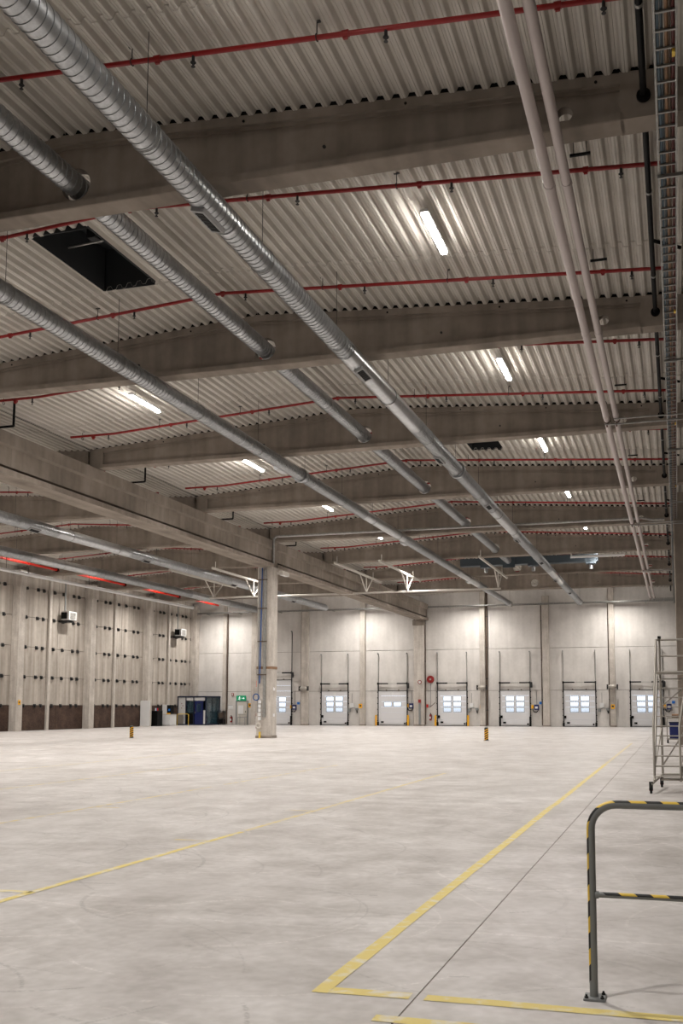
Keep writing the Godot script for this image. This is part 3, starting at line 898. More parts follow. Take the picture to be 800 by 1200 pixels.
# ------------------------------------------------------------------ cable ladder
func build_cable_ladder() -> void:
	var o := thing("cable_ladder", "long steel cable ladder with bundled cables overhead beside the wall", "cable tray", Vector3(0, 9.0, 0))
	for x in [-0.04, 0.2]:
		part(o, "side_rail", cbx(Vector3(x - 0.012, 0, -75.5), Vector3(x + 0.012, 0.07, 3.0)), M.galv)
	var rung := cbx(Vector3(-0.03, 0.005, -0.014), Vector3(0.19, 0.03, 0.014))
	for i in 226: part(o, "rung", rung, M.galv, Vector3(0, 0, -3.2 - 0.32 * i))
	var cs := [[0.0, 0.02, M.cable_blue], [0.045, 0.018, M.slate], [0.085, 0.022, M.cable_tan], [0.125, 0.014, M.brown], [0.16, 0.022, M.dark_red]]
	for c in cs:
		var path := []
		for i in 40:
			path.append(Vector3(c[0] + rng.randf_range(-0.008, 0.008), 0.03 + c[1], 3.0 - 2.0 * i))
		part(o, "cable", rod(path, c[1], 8), c[2])
	for i in range(0, 8):
		var z := beam_z(i) + 0.9 - 1.5
		part(o, "support_arm", cbx(Vector3(-0.06, -0.05, -0.02), Vector3(WALL_R, 0.0, 0.02)), M.galv, Vector3(0, 0, z))
		part(o, "tag", cbx(Vector3(0.15, -0.04, 0.0), Vector3(0.185, 0.0, 0.1)), M.tape_yellow, Vector3(0, 0, z + 2.7))

# ------------------------------------------------------------------ overhead V frames
func build_overhead_frames() -> void:
	var xs := [-27.8, -25.1, -17.75, -15.2, -9.74]
	var nm := ["beside the side nave duct, farthest from the girder", "between side nave duct and girder", "in front of the girder", "in the open between girder and round duct", "between the two round ducts, at the free end"]
	for i in 5:
		var o := thing("hanging_rail", "white hanging rail with a V strut, " + nm[i], "rail", Vector3(xs[i], 9.34, 0), "white hanging rails")
		part(o, "rail_body", cbx(Vector3(-0.05, -0.07, -60.0 if i != 1 else -58.4), Vector3(0.05, 0.05, -51.0), 0.01), M.white_rail)
		for z in [-51.4, -58.2]:
			part(o, "rail_hanger", rod([Vector3(0, 0.05, z), Vector3(0, 0.4, z)], 0.025), M.white_rail)
		for s in [-1.25, 0.0, 1.25]:
			part(o, "strut", rod([Vector3(0, -0.05, -56.8 + s), Vector3(0, -0.94, -56.8 + s * 0.06)], 0.036), M.white_rail)
		part(o, "strut_foot", cbx(Vector3(-0.05, -0.985, -56.9), Vector3(0.05, -0.93, -56.7)), M.white_rail)
	var t := thing("hanging_crossbar", "long thin white bar hung across both naves from the V struts", "rail", Vector3(0, 8.3, -56.8))
	part(t, "bar_body", cbx(Vector3(-28.1, -0.05, -0.05), Vector3(-9.6, 0.05, 0.05), 0.015), M.white_rail)
	var b := thing("white_batten", "short white batten hung on rods below the sixth beam", "rail", Vector3(-3.8, 9.38, -52.85))
	part(b, "bar_body", cbx(Vector3(-1.4, -0.06, -0.06), Vector3(1.4, 0.06, 0.06), 0.015), M.white)
	for x in [-1.35, 1.3]: part(b, "rail_hanger", rod([Vector3(x, 0.06, 0), Vector3(x, 0.18, 0)], 0.04), M.white_rail)

# ------------------------------------------------------------------ dock doors
func door_section(w: float, y0: float, y1: float, panes: bool) -> ArrayMesh:
	var b := MB.new()
	if not panes:
		b.box(Vector3(-w / 2, y0 + 0.004, 0.0), Vector3(w / 2, y1 - 0.004, 0.05), 0.012)
		return b.mesh()
	# a frame round two openings
	var g := 0.08; var pw := 0.62
	var lo := y0 + 0.05; var hi := y1 - 0.05
	b.box(Vector3(-w / 2, y0 + 0.004, 0), Vector3(w / 2, lo, 0.05)); b.box(Vector3(-w / 2, hi, 0), Vector3(w / 2, y1 - 0.004, 0.05))
	b.box(Vector3(-w / 2, lo, 0), Vector3(-g - pw, hi, 0.05)); b.box(Vector3(g + pw, lo, 0), Vector3(w / 2, hi, 0.05))
	b.box(Vector3(-g, lo, 0), Vector3(g, hi, 0.05))
	return b.mesh()

func build_dock_doors() -> void:
	var nm := ["tall white dock door half hidden behind the central column", "white dock door with six bright panes beside the tall one", "white dock door with a single row of two panes and yellow posts", "white dock door with yellow posts beside the red hose reel", "white six-pane dock door with a blue control box at its side", "white six-pane dock door in front of which the floor shines", "white six-pane dock door partly behind the rolling stair"]
	for k in DOORS.size():
		var d: Array = DOORS[k]
		var w: float = d[1]
		var h: float = d[2]
		var o := thing("door_%d" % (k + 1), nm[k], "dock door", Vector3(d[0], 0, FAR + 0.02), "", "structure")
		var ys := [0.0, 0.52, 1.03, 1.465, 1.90, 2.335, 2.73] if h < 3.0 else [0.0, 0.5, 1.0, 1.435, 1.87, 2.305, 2.76, 3.21, 3.66]
		for i in ys.size() - 1:
			var lit: bool = i >= 2 and i <= 4
			if k == 2: lit = i == 3
			var s := part(o, "door_section", door_section(w, ys[i], ys[i + 1], lit), M.door)
			if lit:
				for x in [-1, 1]:
					var lo: float = ys[i] + 0.05; var hi: float = ys[i + 1] - 0.05
					part(s, "pane", cbx(Vector3(-0.31, lo, 0.02), Vector3(0.31, hi, 0.026)), M.glass, Vector3(x * 0.39, 0, 0))
					var f := MB.new()
					f.box(Vector3(-0.33, lo - 0.015, 0.045), Vector3(0.33, lo + 0.012, 0.056)); f.box(Vector3(-0.33, hi - 0.012, 0.045), Vector3(0.33, hi + 0.015, 0.056))
					f.box(Vector3(-0.33, lo, 0.045), Vector3(-0.295, hi, 0.056)); f.box(Vector3(0.295, lo, 0.045), Vector3(0.33, hi, 0.056))
					part(s, "pane_frame", f.mesh(), M.rail_grey, Vector3(x * 0.39, 0, 0))
		part(o, "bottom_seal", cbx(Vector3(-w / 2, 0.0, 0.05), Vector3(w / 2, 0.05, 0.065)), M.charcoal)
		part(o, "kick_plate", cbx(Vector3(-w / 2 + 0.1, 0.1, 0.05), Vector3(w / 2 - 0.1, 0.13, 0.062)), M.galv)
		part(o, "latch", cbx(Vector3(-w / 2 + 0.2, 0.22, 0.05), Vector3(-w / 2 + 0.42, 0.35, 0.09), 0.01), M.black)
		part(o, "latch", cbx(Vector3(w / 2 - 0.22, 0.12, 0.05), Vector3(w / 2 - 0.1, 0.24, 0.09), 0.01), M.black)
		part(o, "number_disc", rod([Vector3(0, h - 0.2, 0.045), Vector3(0, h - 0.2, 0.058)], 0.09, 16), M.white)
		part(o, "top_seal", cbx(Vector3(-w / 2, h - 0.01, 0.0), Vector3(w / 2, h + 0.03, 0.07)), M.charcoal)
		for x in [-0.5, 0.5]: part(o, "top_bracket", cbx(Vector3(x - 0.05, h, 0.05), Vector3(x + 0.05, h + 0.09, 0.1)), M.brown)
		var top := 5.68 if h < 3.0 else 7.62
		for s in [-1, 1]:
			var x: float = s * (w / 2 + 0.035)
			part(o, "side_guide", cbx(Vector3(x - 0.035, 0, 0), Vector3(x + 0.035, h + 0.65, 0.1), 0.01), M.charcoal)
			part(o, "guide_track", cbx(Vector3(x - 0.02, h + 0.65, 0), Vector3(x + 0.02, top, 0.06)), M.galv if h < 3.0 else M.charcoal)
			part(o, "track_end", cbx(Vector3(x - 0.02, top - 0.06, 0.06), Vector3(x + 0.02, top + 0.04, 0.3)), M.rail_grey)
			part(o, "spring_bar", rod([Vector3(x, h + 0.58, 0.12), Vector3(s * 0.36, h + 0.58, 0.12)], 0.05, 10), M.black)
			part(o, "cable_drum", rod([Vector3(x - 0.05, h + 0.58, 0.12), Vector3(x + 0.05, h + 0.58, 0.12)], 0.09, 12), M.black)
			for q in 6: part(o, "hinge_bolt", cbx(Vector3(x + s * 0.02, 0.35 + 0.45 * q, 0.0), Vector3(x + s * 0.07, 0.42 + 0.45 * q, 0.11)), M.black)
			part(o, "bumper", cbx(Vector3(x - 0.07, 0.0, 0.02), Vector3(x + 0.07, 0.75 if k in [4, 0, 6] else 0.3, 0.16), 0.015), M.black)
		part(o, "shaft", rod([Vector3(-0.38, h + 0.58, 0.12), Vector3(0.38, h + 0.58, 0.12)], 0.018, 8), M.galv)
		if k in [2, 4, 6, 0]:
			part(o, "drive_motor", cbx(Vector3(w / 2 + 0.06, h + 0.2, 0.08), Vector3(w / 2 + 0.22, h + 0.62, 0.28), 0.03), M.charcoal)
		if k in [1, 3, 4, 5, 6]:
			part(o, "handle_box", cbx(Vector3(-w / 2 + 0.02, 0.62, 0.05), Vector3(-w / 2 + 0.16, 0.82, 0.16), 0.02), M.black)
		if k in [2, 3]:
			for s in [-1, 1]:
				var p := thing("yellow_post", "yellow guard post, %s of the %s" % [["pane side nearer the girder column", "side nearer the long wall", "side facing the hose reel", "side nearer the rolling stair"][(0 if s > 0 else 1) if k == 2 else (2 if s < 0 else 3)], ["two-pane door", "dock door next to the reel"][k - 2]], "guard post", Vector3(d[0] + s * (w / 2 + 0.16), 0, FAR + 0.28), "yellow guard posts at the dock doors")
				part(p, "post", rod([Vector3(0, 0, 0), Vector3(0, 0.8, 0)], 0.075, 14), M.yellow)
				part(p, "post_cap", rod([Vector3(0, 0.8, 0), Vector3(0, 0.84, 0)], 0.06, 14), M.yellow)
				part(p, "foot_plate", bx(0.24, 0.015, 0.2), M.rail_grey)

# ------------------------------------------------------------------ things on the gable wall
func control_box(x: float, y: float, label: String, style: int) -> void:
	var o := thing("control_box", label, "control box", Vector3(x, y, FAR), "control boxes beside the dock doors")
	if style == 0:
		part(o, "box_body", cbx(Vector3(-0.17, -0.2, 0), Vector3(0.17, 0.2, 0.16), 0.02), M.blue)
		part(o, "box_front", cbx(Vector3(-0.1, -0.1, 0.16), Vector3(0.1, 0.06, 0.175)), M.white)
		part(o, "sign_plate", cbx(Vector3(0.2, 0.22, 0), Vector3(0.42, 0.42, 0.03)), M.bright_blue)
		part(o, "yellow_button", cbx(Vector3(-0.38, -0.1, 0), Vector3(-0.22, 0.16, 0.1), 0.01), M.yellow)
		part(o, "cable_loop", rod([Vector3(-0.3, -0.12, 0.05), Vector3(-0.22, -0.34, 0.06), Vector3(0.0, -0.38, 0.06), Vector3(0.14, -0.2, 0.05)], 0.03, 6), M.black)
	else:
		part(o, "box_body", cbx(Vector3(-0.16, 0.08, 0), Vector3(0.14, 0.42, 0.12), 0.02), M.white)
		part(o, "socket_box", cbx(Vector3(-0.3, -0.24, 0), Vector3(-0.08, 0.0, 0.16), 0.02), M.rail_grey)
		part(o, "socket_box", cbx(Vector3(0.32, -0.14, 0), Vector3(0.52, 0.04, 0.16), 0.02), M.rail_grey)
		part(o, "plug", rod([Vector3(0.42, -0.14, 0.08), Vector3(0.46, -0.36, 0.1)], 0.05, 8), M.charcoal)
		part(o, "cable_loop", rod([Vector3(-0.12, -0.05, 0.05), Vector3(0.08, 0.06, 0.06), Vector3(0.34, 0.0, 0.05)], 0.02, 6), M.rail_grey)
	part(o, "supply_conduit", rod([Vector3(0.0, 0.2, 0.03), Vector3(0.0, 1.2, 0.03)], 0.015, 6), M.rail_grey)

func build_far_wall_things() -> void:
	for q in [[-18.5, WALL_R, "silver cable tray along the gable wall above the four six-pane doors"], [WALL_L + 0.6, -19.5, "silver cable tray along the gable wall of the side nave"]]:
		var t := thing("cable_tray", q[2], "cable tray", Vector3(0, 9.2, FAR + 0.02), "cable trays on the gable wall")
		part(t, "tray_base", cbx(Vector3(q[0], 0.0, 0.35), Vector3(q[1], 0.02, 0.62)), M.galv)
		for z in [0.35, 0.6]: part(t, "tray_side", cbx(Vector3(q[0], 0.0, z), Vector3(q[1], 0.12, z + 0.02)), M.galv)
		part(t, "tray_cable", rod([Vector3(q[0] + 0.1, 0.07, 0.48), Vector3((q[0] + q[1]) / 2, 0.08, 0.5), Vector3(q[1] - 0.1, 0.07, 0.46)], 0.045, 8), M.white)
		for x in [-37.5, -34.6, -31.0, -26.4, -21.6, -16.8, -12.0, -7.0, -2.0]:
			if x > q[0] and x < q[1]: part(t, "tray_arm", cbx(Vector3(x - 0.03, -0.06, 0.0), Vector3(x + 0.03, 0.0, 0.62)), M.galv)
	# dock lamps on the columns
	for q in [[-28.87, "grey bowl shaped dock lamp on the column beside the tall door"], [-14.3, "grey bowl shaped dock lamp on the column with the downpipe"], [-4.54, "grey bowl shaped dock lamp on the column by the rolling stair"]]:
		var o := thing("dock_lamp", q[1], "lamp", Vector3(q[0], 2.95, FAR + 0.34), "dock lamps on the wall columns")
		part(o, "lamp_arm", cbx(Vector3(-0.06, -0.05, -0.02), Vector3(0.06, 0.05, 0.1)), M.charcoal)
		var b := MB.new()
		b.ball(Vector3(0, 0, 0.22), Vector3(0.32, 0.19, 0.2), 18, 10)
		part(o, "lamp_bowl", b.mesh(), M.steel)
		for s in [-1, 1]: part(o, "bowl_bracket", cbx(Vector3(s * 0.36 - 0.05, -0.18, 0.0), Vector3(s * 0.36 + 0.05, 0.18, 0.24), 0.02), M.charcoal)
	control_box(-29.8, 1.45, "blue and yellow control box beside the tall dock door", 0)
	control_box(-20.0, 1.55, "blue and yellow control box beside the two-pane door", 0)
	control_box(-10.2, 1.45, "blue and yellow control box between two six-pane doors", 0)
	control_box(-0.55, 1.5, "blue and yellow control box behind the rolling stair", 0)
	control_box(-24.9, 1.35, "white sockets with grey plugs beside the six-pane door near the girder", 1)
	control_box(-15.2, 1.35, "white sockets with grey plugs beside the downpipe column", 1)
	control_box(-5.35, 1.35, "white sockets with grey plugs beside the column with the yellow sign", 1)
	for q in [[-24.1, 1.55, "small yellow notice on the column near the girder"], [-4.54, 1.5, "small yellow notice on the column by the rolling stair"], [-33.75, 1.6, "small yellow notice beside the exit door"], [-14.42, 1.5, "small yellow notice beside the downpipe column"]]:
		var o := thing("yellow_sign", q[2], "sign", Vector3(q[0], q[1], FAR + (0.33 if q[0] > -24.5 and q[0] != -14.42 else 0.005)), "small yellow notices")
		part(o, "sign_plate", cbx(Vector3(-0.14, -0.17, 0), Vector3(0.14, 0.17, 0.012)), M.yellow)
		part(o, "print_block", cbx(Vector3(-0.07, -0.06, 0.012), Vector3(0.07, 0.08, 0.014)), M.charcoal)
	# downpipe
	var dp := thing("downpipe", "dark brown downpipe from roof to floor on the gable wall", "pipe", Vector3(-13.965, 0, FAR + 0.12))
	part(dp, "pipe_length", rod([Vector3(0, 0.05, 0), Vector3(0, 10.3, 0)], 0.075, 12), M.brown)
	for y in [1.2, 3.6, 6.0, 8.4]: part(dp, "pipe_clip", rod([Vector3(0, y, 0), Vector3(0, y + 0.06, 0)], 0.09, 12), M.charcoal)
	for q in [[-9.78, 0.035], [-4.8, 0.03], [-29.25, 0.035], [-19.75, 0.035], [-18.85, 0.04]]:
		var o := thing("wall_conduit", "thin dark conduit running up beside the wall column at %s" % {-9.78: "the middle of the four doors", -4.8: "the yellow sign", -29.25: "the tall door", -19.75: "the two-pane door", -18.85: "the hose reel"}[q[0]], "conduit", Vector3(q[0], 0, FAR + 0.06), "thin conduits on the gable wall")
		part(o, "pipe_length", rod([Vector3(0, 0.1, 0), Vector3(0, 9.2, 0)], q[1], 8), M.brown)
		for y in [2.0, 5.0, 8.0]: part(o, "pipe_clip", rod([Vector3(0, y, 0), Vector3(0, y + 0.05, 0)], q[1] + 0.012, 8), M.charcoal)
	# hose reel
	var h := thing("hose_reel", "round red fire hose reel high on the gable wall", "hose reel", Vector3(-18.42, 3.62, FAR + 0.02))
	part(h, "reel_disc", rod([Vector3(0, 0, 0.08), Vector3(0, 0, 0.2)], 0.29, 28), M.red)
	part(h, "reel_hub", rod([Vector3(0, 0, 0.2), Vector3(0, 0, 0.24)], 0.08, 16), M.steel)
	part(h, "reel_bracket", cbx(Vector3(-0.06, -0.2, 0), Vector3(0.06, 0.2, 0.09)), M.dark_red)
	part(h, "hose", rod([Vector3(0, -0.28, 0.12), Vector3(0, -1.9, 0.08), Vector3(-0.05, -2.15, 0.1), Vector3(-0.24, -2.1, 0.1)], 0.02, 8), M.rail_grey)
	part(h, "hose_tail", rod([Vector3(-0.05, -2.15, 0.1), Vector3(0.2, -1.95, 0.1), Vector3(0.35, -1.8, 0.1)], 0.025, 8), M.brown)
	part(h, "valve", cbx(Vector3(-0.34, -2.2, 0.02), Vector3(-0.2, -1.95, 0.16), 0.02), M.orange_red)
	# sign ring
	var rs := thing("round_sign", "small round white sign with a red rim on the broad column", "sign", Vector3(-19.2, 3.4, FAR + 0.52))
	part(rs, "sign_plate", rod([Vector3(0, 0, 0), Vector3(0, 0, 0.015)], 0.12, 20), M.white)
	var rr := MB.new()
	rr.ring(Vector3(0, 0, 0.012), Vector3(0, 0, 1), 0.125, 0.03, 24, 6)
	part(rs, "sign_rim", rr.mesh(), M.red)
	for q in [[-18.44, 0.42, "red fire extinguisher under the hose reel"], [-35.35, 0.2, "red fire extinguisher beside the exit door"]]:
		extinguisher(Vector3(q[0], q[1], FAR + 0.14), q[2])
	var c2 := thing("grey_cable_bundle", "dark grey cable bundle down the broad girder column at the wall", "cable", Vector3(-19.2, 0.1, FAR + 0.57))
	part(c2, "bundle", cbx(Vector3(-0.08, 0, -0.02), Vector3(0.08, 1.7, 0.02)), M.rail_grey)
	part(c2, "junction", cbx(Vector3(-0.1, 1.7, -0.02), Vector3(0.1, 1.95, 0.06)), M.red)

func extinguisher(at: Vector3, label: String) -> void:
	var o := thing("fire_extinguisher", label, "extinguisher", at, "fire extinguishers on the gable wall")
	part(o, "cylinder_body", rod([Vector3(0, 0, 0), Vector3(0, 0.42, 0), Vector3(0, 0.47, 0)], 0.085, 14), M.red)
	part(o, "valve_head", rod([Vector3(0, 0.47, 0), Vector3(0, 0.58, 0)], 0.03, 8), M.black)
	part(o, "lever", cbx(Vector3(-0.02, 0.56, 0), Vector3(0.02, 0.585, 0.14)), M.black)
	part(o, "hose", rod([Vector3(0.03, 0.52, 0), Vector3(0.12, 0.4, 0.02), Vector3(0.1, 0.12, 0.03)], 0.014, 6), M.black)
	part(o, "label_plate", cbx(Vector3(-0.05, 0.14, 0.078), Vector3(0.05, 0.3, 0.09)), M.white)
	part(o, "wall_hook", cbx(Vector3(-0.03, 0.2, -0.15), Vector3(0.03, 0.4, -0.08)), M.charcoal)

# ------------------------------------------------------------------ the corner with the booth
func build_left_corner() -> void:
	# blue site booth
	var o := thing("office_booth", "dark blue glazed office booth in the far corner of the hall", "booth", Vector3(-38.95, 0, FAR + 0.05))
	var W := 2.5; var D := 2.55; var H := 2.35
	part(o, "booth_floor", cbx(Vector3(0, 0, 0), Vector3(W, 0.1, D)), M.navy)
	part(o, "booth_roof", cbx(Vector3(-0.03, H - 0.12, -0.02), Vector3(W + 0.06, H, D + 0.06), 0.015), M.navy)
	for p in [[0.0, D], [W, D], [W, 0.06], [1.42, D], [0.72, D]]:
		part(o, "corner_post", cbx(Vector3(-0.03, 0.1, -0.06), Vector3(0.05, H - 0.12, 0.0)), M.navy, Vector3(p[0] - 0.02, 0, p[1]))
	part(o, "header_panel", cbx(Vector3(0.05, 1.98, D - 0.05), Vector3(W - 0.1, H - 0.12, D - 0.02)), M.white)
	part(o, "front_panel", cbx(Vector3(0.04, 0.1, D - 0.05), Vector3(0.70, 1.98, D - 0.02)), M.white)
	part(o, "front_panel", cbx(Vector3(2.28, 0.1, D - 0.05), Vector3(2.44, 1.2, D - 0.02)), M.white)
	part(o, "back_panel", cbx(Vector3(0.02, 0.1, 0.0), Vector3(W, H - 0.12, 0.04)), M.slate)
	var dr := part(o, "booth_door", cbx(Vector3(1.5, 0.1, D - 0.06), Vector3(2.24, 1.95, D - 0.01)), M.blue)
	part(dr, "door_pane", cbx(Vector3(1.68, 1.05, D - 0.015), Vector3(2.06, 1.75, D)), M.booth_glass)
	part(dr, "door_handle", rod([Vector3(1.58, 0.95, D + 0.02), Vector3(1.58, 1.1, D + 0.02)], 0.015, 6), M.steel)
	part(o, "front_window", cbx(Vector3(0.8, 1.0, D - 0.04), Vector3(1.4, 1.9, D - 0.03)), M.booth_glass)
	part(o, "inner_counter", cbx(Vector3(0.75, 0.1, D - 0.4), Vector3(1.42, 0.9, D - 0.06)), M.black)
	part(o, "inner_board", cbx(Vector3(0.95, 1.05, D - 0.5), Vector3(1.35, 1.9, D - 0.45)), M.brown)
	part(o, "side_glazing", cbx(Vector3(W - 0.03, 0.12, 0.1), Vector3(W - 0.01, H - 0.14, D - 0.06)), M.booth_glass)
	for z in [0.5, 1.2]:
		part(o, "wall_notice", cbx(Vector3(W - 0.2, 1.1, z), Vector3(W - 0.19, 1.75, z + 0.45)), M.white)
	for q in 3:
		part(o, "door_notice", cbx(Vector3(0.3 + 0.1 * (q % 2), 1.35 + 0.18 * q, D - 0.02), Vector3(0.36 + 0.1 * (q % 2), 1.42 + 0.18 * q, D - 0.015)), M.red)
	var lr := thing("low_railing", "low yellowish tube railing in front of the blue booth", "railing", Vector3(-38.35, 0, FAR + 2.85))
	part(lr, "tube_frame", rod([Vector3(-0.5, 0, 0), Vector3(-0.5, 0.82, 0), Vector3(-0.44, 0.9, 0), Vector3(0.44, 0.9, 0), Vector3(0.5, 0.82, 0), Vector3(0.5, 0, 0)], 0.025, 8), M.tape_yellow)
	part(lr, "infill_panel", cbx(Vector3(-0.46, 0.12, -0.01), Vector3(0.0, 0.84, 0.01)), M.steel)
	# white panel, dark appliance and white cupboards along the long wall
	var p := thing("display_board", "tall white board standing at the side wall column", "board", Vector3(-38.5, 0, -67.35))
	part(p, "board", cbx(Vector3(-0.4, 0, -0.03), Vector3(0.4, 1.95, 0.03), 0.01), M.white)
	part(p, "foot_batten", cbx(Vector3(-0.42, 0, -0.06), Vector3(0.42, 0.05, 0.06)), M.white_rail)
	var d := thing("dark_cabinet", "low black cabinet with small bottles beside the white board", "cabinet", Vector3(-38.55, 0, -69.15))
	part(d, "cabinet_body", cbx(Vector3(-0.32, 0, -0.4), Vector3(0.32, 1.15, 0.4), 0.02), M.black)
	part(d, "cabinet_top", cbx(Vector3(-0.34, 1.15, -0.42), Vector3(0.34, 1.18, 0.42)), M.charcoal)
	for q in [[-0.05, -0.2, M.bright_blue, "small blue bottle on the black cabinet"], [0.1, 0.0, M.orange_red, "small orange bottle on the black cabinet"], [0.05, 0.22, M.white, "small white bottle on the black cabinet"]]:
		var bt := thing("bottle", q[3], "bottle", Vector3(-38.55 + q[0], 1.18, -69.15 + q[1]), "bottles on the black cabinet")
		part(bt, "bottle_body", rod([Vector3(0, 0, 0), Vector3(0, 0.2, 0)], 0.05, 10), q[2])
		part(bt, "bottle_cap", rod([Vector3(0, 0.2, 0), Vector3(0, 0.26, 0)], 0.02, 8), M.charcoal)
	var w := thing("white_cupboard", "low white cupboard beside the blue booth", "cupboard", Vector3(-38.35, 0, -70.7))
	part(w, "cupboard_body", cbx(Vector3(-0.42, 0.05, -0.5), Vector3(0.42, 0.86, 0.5), 0.015), M.white)
	part(w, "cupboard_top", cbx(Vector3(-0.44, 0.86, -0.52), Vector3(0.44, 0.9, 0.52)), M.white_rail)
	for s in [-1, 1]: part(w, "cupboard_door", cbx(Vector3(0.2 * s - 0.19, 0.1, 0.5), Vector3(0.2 * s + 0.19, 0.82, 0.52)), M.white)
	var mw := thing("white_machine", "small white machine with a dark front standing on the cupboard", "machine", Vector3(-38.4, 0.9, -70.7))
	part(mw, "machine_body", cbx(Vector3(-0.35, 0, -0.25), Vector3(0.05, 0.75, 0.3), 0.02), M.white)
	part(mw, "machine_front", cbx(Vector3(0.05, 0, -0.25), Vector3(0.38, 0.72, 0.28), 0.02), M.black)
	part(mw, "blue_lamp_panel", cbx(Vector3(0.18, 0.25, 0.28), Vector3(0.34, 0.42, 0.29)), M.bright_blue)
	part(mw, "drip_tray", cbx(Vector3(0.08, 0.0, 0.28), Vector3(0.36, 0.1, 0.34)), M.yellow)
	# unit heaters on the long wall
	for q in [[-57.1, "white fan heater on the side wall, the nearer one"], [-72.6, "white fan heater on the side wall, above the white cupboard"]]:
		var h := thing("fan_heater", q[1], "heater", Vector3(WALL_L, 7.45, q[0]), "fan heaters on the side wall")
		part(h, "heater_body", cbx(Vector3(0.25, -0.28, -0.42), Vector3(0.85, 0.3, 0.42), 0.03), M.white)
		part(h, "fan_opening", cbx(Vector3(0.85, -0.2, -0.3), Vector3(0.86, 0.22, 0.3)), M.rail_grey)
		for i in 5: part(h, "louvre", cbx(Vector3(0.86, -0.18 + 0.085 * i, -0.3), Vector3(0.89, -0.16 + 0.085 * i, 0.3)), M.white_rail)
		part(h, "heater_side", cbx(Vector3(0.3, -0.2, 0.42), Vector3(0.7, 0.22, 0.5)), M.black)
		part(h, "console", cbx(Vector3(0.0, -0.42, -0.35), Vector3(0.7, -0.3, 0.35)), M.charcoal)
		part(h, "flue", rod([Vector3(0.45, 0.3, 0.3), Vector3(0.45, 2.2, 0.3)], 0.05, 8), M.rail_grey)
	# exit door with its lit sign
	var e := thing("door_8", "grey exit door with white notices under a green lit sign", "exit door", Vector3(-34.45, 0, FAR + 0.01), "", "structure")
	part(e, "door_frame", cbx(Vector3(-0.56, 0, 0), Vector3(0.56, 1.98, 0.05)), M.rail_grey)
	part(e, "door_leaf", cbx(Vector3(-0.42, 0.02, 0.05), Vector3(0.48, 1.9, 0.09), 0.01), M.white_rail)
	part(e, "notice", cbx(Vector3(-0.3, 0.9, 0.09), Vector3(0.14, 1.6, 0.1)), M.white)
	part(e, "push_bar", rod([Vector3(-0.3, 0.85, 0.14), Vector3(0.4, 0.85, 0.14)], 0.02, 6), M.steel)
	part(e, "door_handle", rod([Vector3(0.36, 1.0, 0.1), Vector3(0.36, 1.15, 0.13)], 0.02, 6), M.charcoal)
	var g := thing("exit_sign", "green lit exit sign with white running figure and arrow", "exit sign", Vector3(-34.5, 1.98, FAR + 0.04))
	part(g, "sign_box", cbx(Vector3(-0.42, 0, 0), Vector3(0.42, 0.42, 0.1), 0.01), M.exit_green)
	# white figure and arrow
	var f := MB.new()
	f.ball(Vector3(-0.12, 0.31, 0.105), Vector3(0.04, 0.04, 0.01), 10, 6)
	for s in [[-0.13, 0.26, -0.17, 0.16], [-0.17, 0.16, -0.10, 0.12], [-0.10, 0.12, -0.12, 0.05], [-0.17, 0.16, -0.25, 0.08], [-0.13, 0.25, -0.05, 0.2], [-0.14, 0.25, -0.22, 0.22]]:
		f.tube([Vector3(s[0], s[1], 0.105), Vector3(s[2], s[3], 0.105)], 0.018, 6)
	part(g, "sign_figure", f.mesh(), M.exit_white)
	var ar := MB.new()
	ar.tube([Vector3(0.05, 0.2, 0.105), Vector3(0.3, 0.2, 0.105)], 0.016, 6)
	ar.tube([Vector3(0.3, 0.2, 0.105), Vector3(0.22, 0.27, 0.105)], 0.016, 6)
	ar.tube([Vector3(0.3, 0.2, 0.105), Vector3(0.22, 0.13, 0.105)], 0.016, 6)
	part(g, "sign_arrow", ar.mesh(), M.exit_white)
	var b := thing("small_table", "small metal side table in front of the exit door", "table", Vector3(-34.1, 0, FAR + 0.7))
	part(b, "table_top", cbx(Vector3(-0.35, 0.6, -0.25), Vector3(0.35, 0.64, 0.25)), M.rail_grey)
	for s in [[-1, -1], [-1, 1], [1, -1], [1, 1]]:
		part(b, "leg", rod([Vector3(0.32 * s[0], 0, 0.22 * s[1]), Vector3(0.32 * s[0], 0.9 if s[1] < 0 else 0.6, 0.22 * s[1])], 0.02, 6), M.rail_grey)
	part(b, "lower_shelf", cbx(Vector3(-0.32, 0.15, -0.22), Vector3(0.32, 0.18, 0.22)), M.rail_grey)
	var nb := thing("notice_board", "small white notice beside the exit door", "notice", Vector3(-35.5, 1.45, FAR + 0.005))
	part(nb, "paper", cbx(Vector3(-0.2, -0.15, 0), Vector3(0.2, 0.15, 0.012)), M.white)
	part(nb, "notice_frame", cbx(Vector3(-0.22, 0.15, 0), Vector3(0.22, 0.17, 0.018)), M.rail_grey)
	var ab := thing("alarm_box", "small red alarm call point on the wall above the extinguisher", "alarm", Vector3(-35.3, 2.5, FAR + 0.005))
	part(ab, "box_body", cbx(Vector3(-0.1, -0.1, 0), Vector3(0.1, 0.1, 0.07), 0.01), M.red)
	part(ab, "box_front", cbx(Vector3(-0.06, -0.06, 0.07), Vector3(0.06, 0.06, 0.075)), M.white)
	var dk := thing("dark_rack", "dark rack with boxes between the booth and the exit door", "rack", Vector3(-36.1, 0, FAR + 0.35))
	for y in [0.1, 0.55, 1.1]: part(dk, "rack_shelf", cbx(Vector3(-0.22, y, -0.2), Vector3(0.22, y + 0.03, 0.2)), M.charcoal)
	for s in [[-1, -1], [-1, 1], [1, -1], [1, 1]]: part(dk, "rack_post", cbx(Vector3(0.21 * s[0] - 0.015, 0, 0.19 * s[1] - 0.015), Vector3(0.21 * s[0] + 0.015, 1.2, 0.19 * s[1] + 0.015)), M.charcoal)
